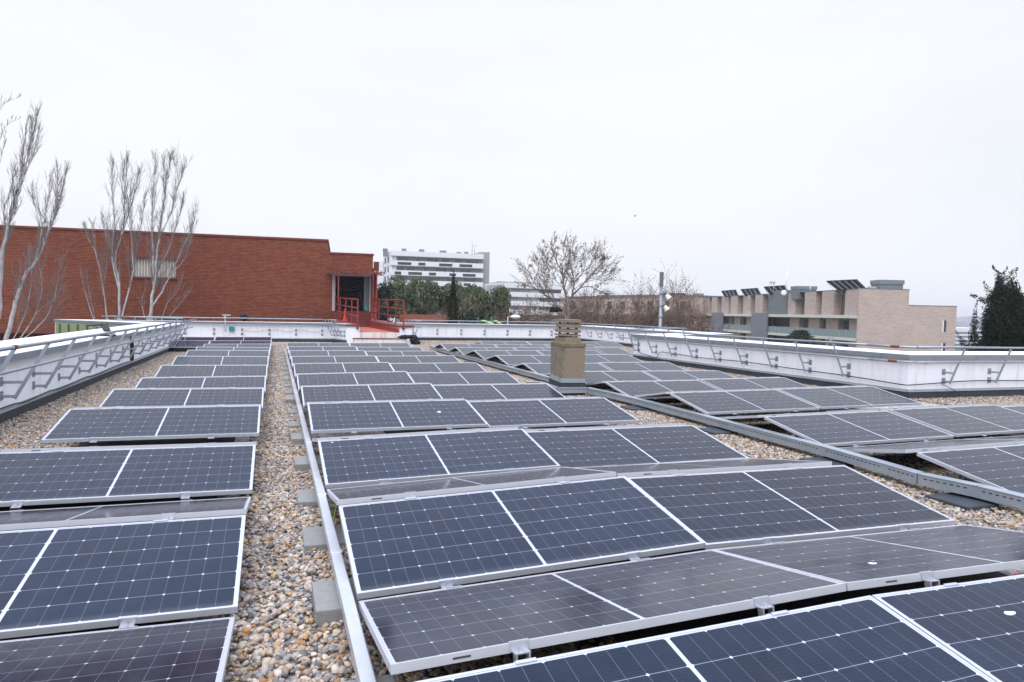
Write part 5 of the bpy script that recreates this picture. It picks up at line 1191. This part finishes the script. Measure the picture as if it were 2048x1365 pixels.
def limb_tree(seed, limbs, fx, fy, depth, base_px, base_r, label, cat='tree', group=None, bark='bark', twig='twig', up=.5, tw_len=1.0, tw_n=2.2, tw_spread=.30, tr=.0050, split=(10, 6), leaf=0.0, leafm=None, lev=2, djit=.9, u0=.15, rk=.62, nk=2.4):

    """limbs: polylines in picture-zoom units; fx, fy map them to photo pixels; each becomes a real tapered limb with its own twigs"""
    t = Bare(seed, up * .26, .09, (1,) + split, 1 + lev, leaf=leaf, len_f=.45, spread=.5, twig_r=tr); rd = t.r
    for li, (r0, pts) in enumerate(limbs):
        r0 = r0 * rk
        dj = rd.uniform(-djit, djit) if li else 0.0; m = len(pts); q = []
        for i, (u, v) in enumerate(pts): q.append(at(fx(u), fy(v), depth + dj * i / max(m - 1, 1)))
        sm = []
        for i in range(m - 1):
            p0, p1, p2, p3 = q[max(i - 1, 0)], q[i], q[i + 1], q[min(i + 2, m - 1)]
            for k in range(4):
                w_ = k / 4; sm.append(.5 * ((2 * p1) + (-p0 + p2) * w_ + (2 * p0 - 5 * p1 + 4 * p2 - p3) * w_ * w_ + (-p0 + 3 * p1 - 3 * p2 + p3) * w_ ** 3) + Vector((rd.gauss(0, r0 * .25), rd.gauss(0, r0 * .25), 0)))
        sm.append(q[-1]); n = len(sm); rad = [max(r0 * (1 - .93 * (i / (n - 1)) ** .8), tr * 1.1) for i in range(n)]
        t.trunk.tube(sm, rad, 8 if r0 > .04 else 5, cap=False)
        ln_tot = sum((sm[i + 1] - sm[i]).length for i in range(n - 1)); cnt = int(ln_tot * tw_n * nk * (1.45 if bark == 'bark' else 1.4))
        for j in range(cnt):
            u = u0 + (1 - u0) * (j + rd.random()) / cnt; i = min(int(u * (n - 1)), n - 2); p = sm[i].lerp(sm[i + 1], u * (n - 1) - i); d_ = (sm[i + 1] - sm[i]).normalized()
            a_ = rd.uniform(0, 6.283); o1 = d_.orthogonal().normalized(); o2 = d_.cross(o1); nd = (d_ + (o1 * math.cos(a_) + o2 * math.sin(a_)) * rd.uniform(tw_spread * .6, tw_spread * 1.6) + Vector((0, 0, up * .6))).normalized()
            t.grow(p, nd, tw_len * rd.uniform(.35, 1.15) * (1.15 - .72 * u), max(rad[i] * .38, tr * 1.15), 2)
    bx0 = at(base_px[0], base_px[1], depth); gx = Vector((bx0.x, bx0.y, -9.0)); t.trunk.tube([gx, gx.lerp(bx0, .5) + Vector((.08, 0, 0)), bx0], [base_r * 1.25, base_r * 1.1, base_r], 10, cap=False)
    return t.finish(label, cat, M[bark], M[twig], group, leafm, loc=tuple(gx))
fx = lambda u: u * .38095
fy = lambda v: 180 + v * .38095
gp = 'bare pale poplar trees before the red brick wall'
limb_tree(5, [(.10, [(628, 1200), (622, 1000), (605, 880), (640, 750), (655, 600), (662, 450), (665, 375)]), (.075, [(640, 1190), (690, 1000), (710, 880), (740, 700), (762, 560)]), (.07, [(622, 1040), (590, 880), (600, 700), (588, 500), (592, 390)]),
    (.05, [(640, 760), (690, 600), (712, 490), (728, 440)]), (.045, [(605, 880), (560, 780), (537, 670)]), (.05, [(700, 940), (690, 780), (676, 640), (690, 540)]), (.035, [(655, 600), (640, 500), (650, 420)])],
    fx, fy, 32.0, (fx(628), fy(1200)), .12, 'pale bare poplar with several stems left of the shuttered window', group=gp, tw_len=1.25, tw_n=2.4)
limb_tree(6, [(.06, [(562, 1200), (535, 1000), (500, 850), (460, 780), (446, 715)]), (.035, [(500, 850), (495, 780), (480, 700)]), (.035, [(555, 1150), (545, 1020), (560, 920), (545, 850)])], fx, fy, 32.4, (fx(562), fy(1200)), .07,
    'slender bare poplar sapling leaning left before the brick wall', group=gp, tw_len=.9, tw_n=2.0)
limb_tree(7, [(.04, [(490, 1200), (445, 1060), (420, 940)]), (.035, [(500, 1200), (470, 1080), (455, 960)])], fx, fy, 32.6, (fx(492), fy(1200)), .04, 'thin leaning bare sapling at the far left parapet', group=gp, tw_len=.7, tw_n=2.0)
limb_tree(9, [(.13, [(786, 1200), (800, 1080), (820, 960), (835, 780), (860, 600), (880, 450), (898, 365)]), (.075, [(810, 1040), (803, 850), (798, 650), (805, 500), (818, 360)]), (.075, [(792, 1150), (850, 1060), (900, 960), (950, 850), (1000, 740), (1030, 640)]),
    (.055, [(835, 780), (900, 640), (938, 500), (970, 410)]), (.05, [(820, 960), (880, 850), (930, 700), (958, 580)]), (.035, [(860, 600), (868, 480), (858, 400)]), (.035, [(900, 960), (960, 900), (1000, 800), (1015, 700)]), (.04, [(938, 500), (930, 430), (915, 380)])],
    fx, fy, 31.8, (fx(786), fy(1200)), .15, 'pale bare poplar rising in front of the shuttered window', group=gp, tw_len=1.25, tw_n=2.5)
limb_tree(10, [(.03, [(850, 1200), (880, 1120), (930, 1060), (960, 980)]), (.03, [(760, 1200), (745, 1110), (770, 1020)]), (.03, [(880, 1200), (940, 1130), (1000, 1060)])], fx, fy, 32.2, (fx(850), fy(1200)), .03, 'low bare brush at the foot of the window poplar', cat='brush', group=gp, tw_len=.8, tw_n=2.2)
limb_tree(14, [(.13, [(30, 1340), (75, 1150), (110, 1020), (190, 890), (240, 780), (290, 650), (328, 520), (352, 425)]), (.14, [(-10, 1200), (8, 900), (35, 750), (80, 600), (120, 450), (160, 300), (186, 120)]), (.06, [(190, 890), (215, 760), (250, 600), (268, 470)]),
    (.05, [(80, 600), (108, 480), (120, 350), (138, 175)]), (.05, [(120, 450), (160, 380), (190, 280), (203, 215)]), (.05, [(240, 780), (290, 640), (306, 430)]), (.035, [(30, 760), (20, 640), (60, 500), (70, 440)]), (.04, [(150, 320), (165, 240), (165, 165)]), (.03, [(250, 700), (190, 620), (170, 560)])],
    fx, fy, 24.0, (fx(30), fy(1340)), .16, 'largest pale bare poplar at the left edge of the view', group=gp, tw_len=.95, tw_n=3.0, tr=.0045)
limb_tree(15, [(.05, [(90, 1330), (180, 1190), (220, 1050), (205, 900), (215, 820)]), (.05, [(100, 1330), (240, 1200), (295, 1050), (318, 890)]), (.04, [(60, 1330), (130, 1180), (165, 1000), (150, 860)]), (.04, [(180, 1190), (250, 1120), (300, 1090)])],
    fx, fy, 25.5, (fx(90), fy(1335)), .07, 'bushy low bare poplar with curling twigs beside the largest one', group=gp, tw_len=1.0, tw_n=3.2, tw_spread=.6, up=.3, tr=.0045)
limb_tree(16, [(.012, [(-90, 260), (0, 105), (40, 62), (108, 38)]), (.012, [(-80, 420), (0, 262), (40, 182), (92, 156)]), (.02, [(-60, 600), (0, 380), (18, 300), (24, 240)]), (.05, [(-80, 1340), (-100, 900), (-95, 600), (-90, 250)])],
    fx, fy, 21.0, (fx(-80), fy(1340)), .10, 'thin bare twigs arching in from beyond the left edge', group=gp, tw_len=.35, tw_n=1.2, tr=.004)

# big plane tree
def spreading(seed, base, top_z, trunk_top, width, label, group=None, leaf=.5, bark='bark_pl', splits=(7, 6, 5), lean=0, name='bare_tree', rad=.2):
    t = Bare(seed, .05, .12, splits, 3, leaf=leaf, len_f=.55, spread=.85, twig_r=.0095)
    b0 = Vector(base); tt = Vector((b0.x, b0.y, trunk_top)); t.trunk.tube([b0, (b0 + tt) / 2 + Vector((.1, 0, 0)), tt], [rad * 1.15, rad, rad * .9], 10, cap=False)
    H_ = top_z - trunk_top; n = splits[0]; rd = t.r
    for i in range(n):
        u = (i + .5) / n * 2 - 1; dx = RT.xy * u * width * .5 * rd.uniform(.85, 1.1); hh = H_ * (1 - .62 * abs(u) ** 1.5) * rd.uniform(.88, 1.0)
        dep = rd.uniform(-.5, .5) * width * .3; dv = Vector((dx.x, dx.y + dep, hh * .80)); ln = dv.length
        t.grow(tt - Vector((0, 0, rd.uniform(0, H_ * .08))), (dv.normalized() - Vector((0, 0, .15))).normalized(), ln * .86, rad * .5, 1)
    return t.finish(label, 'tree', M[bark], M['bark_br'], group, M['dryleaf'], loc=base, name=name)
tp_ = 52
px_ = lambda u: 1000 + u * .19531
py_ = lambda v: 470 + v * .19531
limb_tree(31, [(.15, [(690, 880), (640, 780), (560, 690), (430, 590), (320, 450), (280, 350)]), (.17, [(690, 880), (702, 760), (660, 560), (640, 420), (600, 320), (545, 190), (522, 120)]), (.14, [(700, 770), (742, 610), (762, 480), (722, 300), (702, 110)]),
    (.12, [(742, 620), (820, 540), (930, 410), (1030, 300), (1072, 250)]), (.07, [(820, 540), (930, 530), (1000, 575), (1060, 580)]), (.09, [(690, 830), (780, 765), (900, 695), (1010, 640)]), (.08, [(560, 690), (468, 560), (452, 400), (448, 260)]),
    (.06, [(930, 410), (1060, 372), (1150, 385)]), (.08, [(762, 480), (850, 380), (905, 180)]), (.07, [(640, 420), (700, 330), (760, 165)]), (.06, [(600, 320), (560, 330), (480, 200)]), (.06, [(850, 380), (940, 300), (965, 190)]), (.06, [(430, 590), (330, 540), (250, 500)]),
    (.05, [(660, 560), (600, 500), (500, 420)]), (.05, [(452, 400), (400, 320), (405, 250)]), (.05, [(820, 540), (880, 470), (1000, 430), (1080, 420)]), (.05, [(722, 300), (660, 230), (640, 140)])],
    px_, py_, 52, (px_(690), py_(880)), .20, 'large bare plane tree with spread limbs behind the chimney', bark='bark_pl', twig='bark_br', up=.18, tw_len=2.1, tw_n=2.1, tw_spread=.75, tr=.0095, split=(9, 6), rk=.68, nk=1.9, leaf=.42, leafm=M['dryleaf'], djit=2.0, u0=.25)
p = at(px_(565), py_(765), 51); bm = cloth_lump([((0, 0, 0), (.42, .12, .22)), ((.3, 0, -.05), (.3, .1, .12)), ((-.3, .0, -.12), (.15, .08, .1))], 5)
me = bpy.data.meshes.new('black_scrap'); bm.to_mesh(me); bm.free(); me.materials.append(M['fabric']); o = bpy.data.objects.new('black_scrap', me); COL.objects.link(o); o.location = p; tag(o, 'dark ragged scrap caught in the lower limbs of the plane tree', 'scrap')
bt = [(1040, 64, 600, 5.5), (1075, 70, 590, 6), (1180, 60, 580, 5), (1215, 66, 566, 5.5), (1250, 72, 585, 6), (1285, 60, 556, 5.2), (1345, 62, 552, 4.6), (1380, 66, 592, 4.4), (1320, 74, 590, 5.5), (1110, 74, 600, 6), (1150, 76, 595, 5.5)]
pl = ['first', 'second', 'third', 'fourth', 'fifth', 'sixth', 'seventh', 'eighth', 'ninth', 'tenth', 'eleventh']
for rank, i in enumerate(sorted(range(len(bt)), key=lambda k: bt[k][0])):
    x, t, yt, wd = bt[i]; b0 = ground_pt(x, t)
    spreading(30 + i, b0, zt(x, yt, t), zt(x, 700, t), wd, f'brown leafed bare tree, {pl[rank]} from left in the row before pinkish block', 'brown bare trees behind the far parapet', leaf=1.0, bark='bark_br', splits=(9, 10, 9), rad=.14)
b0 = ground_pt(1432, 62); spreading(60, b0, zt(1432, 622, 62), zt(1432, 690, 62), 3.0, 'small brown bare tree before the grey stair screens', leaf=.5, bark='bark_br', splits=(5, 5, 4), rad=.08)
b0 = ground_pt(925, 62); spreading(61, b0, zt(925, 585, 62), zt(925, 665, 62), 5.5, 'reddish bare shrub tree beside the thin cypress', leaf=.25, bark='bark_br', splits=(7, 7, 5), rad=.10)
b0 = ground_pt(850, 75); spreading(62, b0, zt(850, 600, 75), zt(850, 665, 75), 5.0, 'reddish bare shrub under the green drooping trees', leaf=.25, bark='bark_br', splits=(6, 6, 5), rad=.09)
b0 = ground_pt(1010, 66); spreading(63, b0, zt(1005, 590, 66), zt(1010, 660, 66), 4.0, 'thin bare tree at the right end of green trees', leaf=.5, bark='bark_br', splits=(5, 5, 5), rad=.08)

def leafy(seed, base, clumps, n_per, sz_, m_, label, trunk_r=.18, droop=.0, trunk_top=None, name='leafy_tree', group=None, bits=1, limbs=True, cat='tree'):
    """clumps: list of (centre Vector, radius vec)"""
    rg = np.random.default_rng(seed); V = []; F = []; k = 0
    for c, rv in clumps:
        n = int(n_per * (rv[0] * rv[2]) / 1.0)
        for _ in range(max(n, 12)):
            u = rg.normal(size=3); u /= np.linalg.norm(u) + 1e-9; rr = rg.uniform(.25, 1.0) ** .45
            p = np.array([c[0] + u[0] * rv[0] * rr, c[1] + u[1] * rv[1] * rr, c[2] + u[2] * rv[2] * rr])
            a = rg.normal(size=3); a[2] -= droop * 2; a /= np.linalg.norm(a) + 1e-9; b_ = np.cross(a, rg.normal(size=3)); b_ /= np.linalg.norm(b_) + 1e-9
            s = sz_ * rg.uniform(.6, 1.4); a = a * s * (1.0 + droop); b_ = b_ * s * .42
            V += [p - a, p - b_, p + a, p + b_]; F.append((k, k + 1, k + 2, k + 3)); k += 4
    e = empty(name, base, label, cat, group); b = Vector(base)
    me = bpy.data.meshes.new('crown'); me.from_pydata([(float(v[0] - b.x), float(v[1] - b.y), float(v[2] - b.z)) for v in V], [], F); me.materials.append(m_)
    o = bpy.data.objects.new('crown', me); COL.objects.link(o); o.parent = e
    tr = MB(); tt = Vector((b.x, b.y, trunk_top if trunk_top is not None else b.z + 2)); tr.tube([b, b.lerp(tt, .5) + Vector((.1, 0, 0)), tt], [trunk_r * 1.2, trunk_r, trunk_r * .85], 8, cap=False)
    if limbs:
        for c, rv in clumps[::max(1, len(clumps) // 12)]:
            cv = Vector([float(x) for x in c]); mid = tt.lerp(cv, .5) + Vector((float(rg.normal() * .2), float(rg.normal() * .2), .3)); tr.tube([tt, mid, cv], [trunk_r * .5, trunk_r * .28, .02], 5, cap=False)
    tr.build('trunk', M['bark_br'], e, smooth=True); return e
def crown_clumps(seed, px0, px1, ytop, ybot, t, n, depth=3.0, rad=.95, shape=.5):
    rg = random.Random(seed); out_ = []; cxp, hw = (px0 + px1) / 2, (px1 - px0) / 2
    r_px = rad * FPX / t
    for i in range(n):
        for _ in range(30):
            u, v = rg.uniform(-1, 1), rg.uniform(0, 1)          # v 0 top .. 1 bottom
            lim = math.sqrt(max(0, 1 - (1 - min(v / shape, 1)) ** 2)) * (1 if v < .75 else 1 - (v - .75) * 1.1)
            if abs(u) <= lim: break
        x = cxp + u * max(hw - r_px * .8, 2); y = ytop + r_px * .7 + v * (ybot - ytop - r_px)
        p = at(x, y, t + rg.uniform(-depth, depth)); k = rad * rg.uniform(.65, 1.2); out_.append(((p.x, p.y, p.z), (k, k, k * .85)))
    return out_
ev = [(762, 862, 549, 640, 80, 46, 'olive', 'drooping green tree with rounded crown, leftmost below the white block'), (832, 884, 548, 628, 78, 26, 'olive2', 'tall grey green tree crown under the white block balconies'),
      (874, 946, 556, 632, 82, 36, 'olive2', 'wide green tree behind the thin dark cypress'), (922, 984, 566, 640, 76, 40, 'olive', 'green tree just right of the thin cypress'), (972, 1026, 573, 641, 78, 30, 'olive', 'rightmost green drooping tree before the lower white block')]
for i, (x0, x1, y0, y1, t, n, m_, lab) in enumerate(ev):
    c = crown_clumps(70 + i, x0, x1, y0, y1, t, n, rad=1.0); bx_ = ground_pt((x0 + x1) / 2 + 4, t)
    leafy(80 + i, bx_, c, 230, .16, M[m_], lab, droop=.7, trunk_top=zt((x0 + x1) / 2, 622, t), group='green drooping trees below the white block')
c = crown_clumps(90, 742, 792, 556, 650, 64, 34, rad=.8, depth=1.5, shape=.8); leafy(91, ground_pt(766, 64), c, 260, .12, M['pine'], 'dark conifer right behind the red drain pipe', trunk_top=zt(766, 600, 64), name='conifer_tree')
c = [(tuple(at(1690 - 1690 + 905 + rg_, y, 58)), (w_, w_, .8)) for (y, w_, rg_) in [(560, .09, 2), (568, .16, 2), (578, .24, 1), (590, .32, 1), (602, .40, 0), (614, .46, 0), (626, .50, 0), (640, .55, 0), (655, .55, 0), (670, .5, 0)]]
leafy(92, ground_pt(905, 58), c, 1600, .07, M['cypress'], 'thin dark column cypress before the green trees', trunk_top=zt(905, 600, 58), name='cypress_tree', limbs=False, trunk_r=.1)
c = [(tuple(at(934, 632, 60)), (.9, .9, .7)), (tuple(at(942, 640, 60)), (.8, .8, .6)), (tuple(at(925, 642, 60)), (.7, .7, .7))]
leafy(93, ground_pt(934, 60), c, 420, .10, M['cypress'], 'low dark green bush at the foot of the thin cypress', trunk_top=zt(934, 640, 60), name='evergreen_bush', cat='bush')
# hedge strip behind back parapet at right of the green trees
c = [(tuple(at(x, 646 + (i % 2) * 2, 70)), (1.1, 1.0, .7)) for i, x in enumerate(range(952, 1040, 14))]
leafy(94, ground_pt(995, 70), c, 300, .12, M['cypress'], 'clipped dark hedge behind the back parapet', trunk_top=-7, name='hedge', cat='hedge', limbs=False)
# young cedar in front of the tan building
c = []
rg = random.Random(6)
for y, w_ in ((664, .35), (669, .8), (674, 1.3), (680, 1.7), (687, 2.0), (695, 2.1), (704, 2.2)):
    for k in range(7):
        a_ = k * .9 + y; p = at(1601 + math.cos(a_) * w_ * FPX / 62 * .62, y + rg.uniform(-1.5, 1.5), 62 + math.sin(a_) * w_); c.append((tuple(p), (.55, .5, .12)))
leafy(95, ground_pt(1601, 62), c, 1000, .09, M['pine'], 'small layered cedar in front of the glass balcony', trunk_top=zt(1601, 670, 62), name='cedar_tree', limbs=False, trunk_r=.09)
e = empty('street_lamp', tuple(at(1661.5, 690, 55)), 'short grey lamp post before the tan gable corner', 'street lamp'); p = at(1661.5, 673, 55); b = MB(); b.tube([(p.x, p.y, -9), (p.x, p.y, p.z - .9)], .10, 8); b.build('pole', M['strip'], e, smooth=True); b = MB(); b.tube([(p.x, p.y, p.z - .9), (p.x, p.y, p.z)], .13, 10); b.build('lamp_head', M['panelgrey'], e, smooth=True)

# cypresses at the right
def spires(seed, t, sp, n_per, sz_, m_, label, base_px, name='cypress_tree'):
    cl = []; rg = random.Random(seed)
    for pts in sp:                      # each spire: list of (px, py, half width px)
        for j in range(len(pts) - 1):
            (x0, y0, w0), (x1, y1, w1) = pts[j], pts[j + 1]; m = max(int(math.hypot(x1 - x0, y1 - y0) / 4.5), 1)
            for i in range(m):
                u = i / m; x = x0 + (x1 - x0) * u; y = y0 + (y1 - y0) * u; w_ = (w0 + (w1 - w0) * u) / FPX * t
                nn_ = 1 if w_ < .22 else (2 if w_ < .45 else 5)
                for q in range(nn_):
                    ox = 0 if nn_ == 1 else rg.uniform(-.6, .6) * w_; oy = 0 if nn_ == 1 else rg.uniform(-.7, .7) * w_
                    p = at(x + ox / t * FPX, y, t + oy); k = w_ * (1.1 if nn_ == 1 else .62) * rg.uniform(.8, 1.2); cl.append((tuple(p), (k, k, max(k * 1.1, .10))))
    b0 = ground_pt(base_px, t); return leafy(seed, b0, cl, n_per, sz_, m_, label, trunk_top=zt(base_px, 690, t), name=name, limbs=False, trunk_r=.14)
X = lambda u: 1880 + u * .14648
Y = lambda v: 520 + v * .14648
spires(101, 34, [
    [(X(720), Y(90), 1), (X(760), Y(150), 2), (X(800), Y(220), 7), (X(820), Y(330), 13), (X(840), Y(450), 17)],
    [(X(915), Y(125), 1), (X(870), Y(170), 3), (X(850), Y(250), 8), (X(840), Y(350), 12)],
    [(X(1050), Y(120), 2), (X(990), Y(170), 5), (X(975), Y(250), 9), (X(985), Y(330), 12), (X(1010), Y(450), 17)],
    [(X(600), Y(320), 1), (X(640), Y(380), 4), (X(680), Y(460), 7), (X(740), Y(560), 10)],
    [(X(420), Y(480), 1), (X(480), Y(505), 3), (X(560), Y(545), 5), (X(660), Y(560), 7)],
    [(X(880), Y(430), 24), (X(890), Y(600), 36), (X(900), Y(800), 39), (X(900), Y(1000), 43), (X(900), Y(1250), 45), (X(900), Y(1500), 44)],
    [(X(1100), Y(500), 6), (X(1120), Y(700), 14), (X(1150), Y(900), 20), (X(1200), Y(1300), 26)],
    [(X(600), Y(960), 3), (X(650), Y(1050), 9), (X(700), Y(1200), 14)]], 900, .058, M['cypress2'], 'big dark many-topped cypress at the right edge with brown cones', 2012)
spires(102, 40, [
    [(X(508), Y(570), .6), (X(490), Y(640), 3), (X(480), Y(720), 4), (X(475), Y(820), 6), (X(470), Y(950), 9), (X(470), Y(1080), 11), (X(475), Y(1200), 12), (X(475), Y(1400), 12)],
    [(X(220), Y(990), .8), (X(265), Y(1060), 3), (X(310), Y(1130), 6), (X(360), Y(1200), 9), (X(400), Y(1280), 11)],
    [(X(395), Y(990), 1), (X(410), Y(1060), 3), (X(420), Y(1200), 6)]], 1500, .05, M['cypress2'], 'smaller pointed cypress between the tan gable and big cypress', 1948)

# ------------------------------------------------------------------ thin air haze over the whole scene
hm = bpy.data.materials.new('haze_air'); hm.use_nodes = True; ht = hm.node_tree; ht.nodes.clear()
ho = ht.nodes.new('ShaderNodeOutputMaterial'); hv = ht.nodes.new('ShaderNodeVolumePrincipled'); hv.inputs['Color'].default_value = (.93, .95, 1.0, 1); hv.inputs['Density'].default_value = 0.00035
hv.inputs['Anisotropy'].default_value = 0.2
ht.links.new(hv.outputs[0], ho.inputs['Volume'])
b = MB(); b.box(-3010, -3010, -10, 3010, 3010, 34); tag(b.build('haze', hm), kind='stuff')
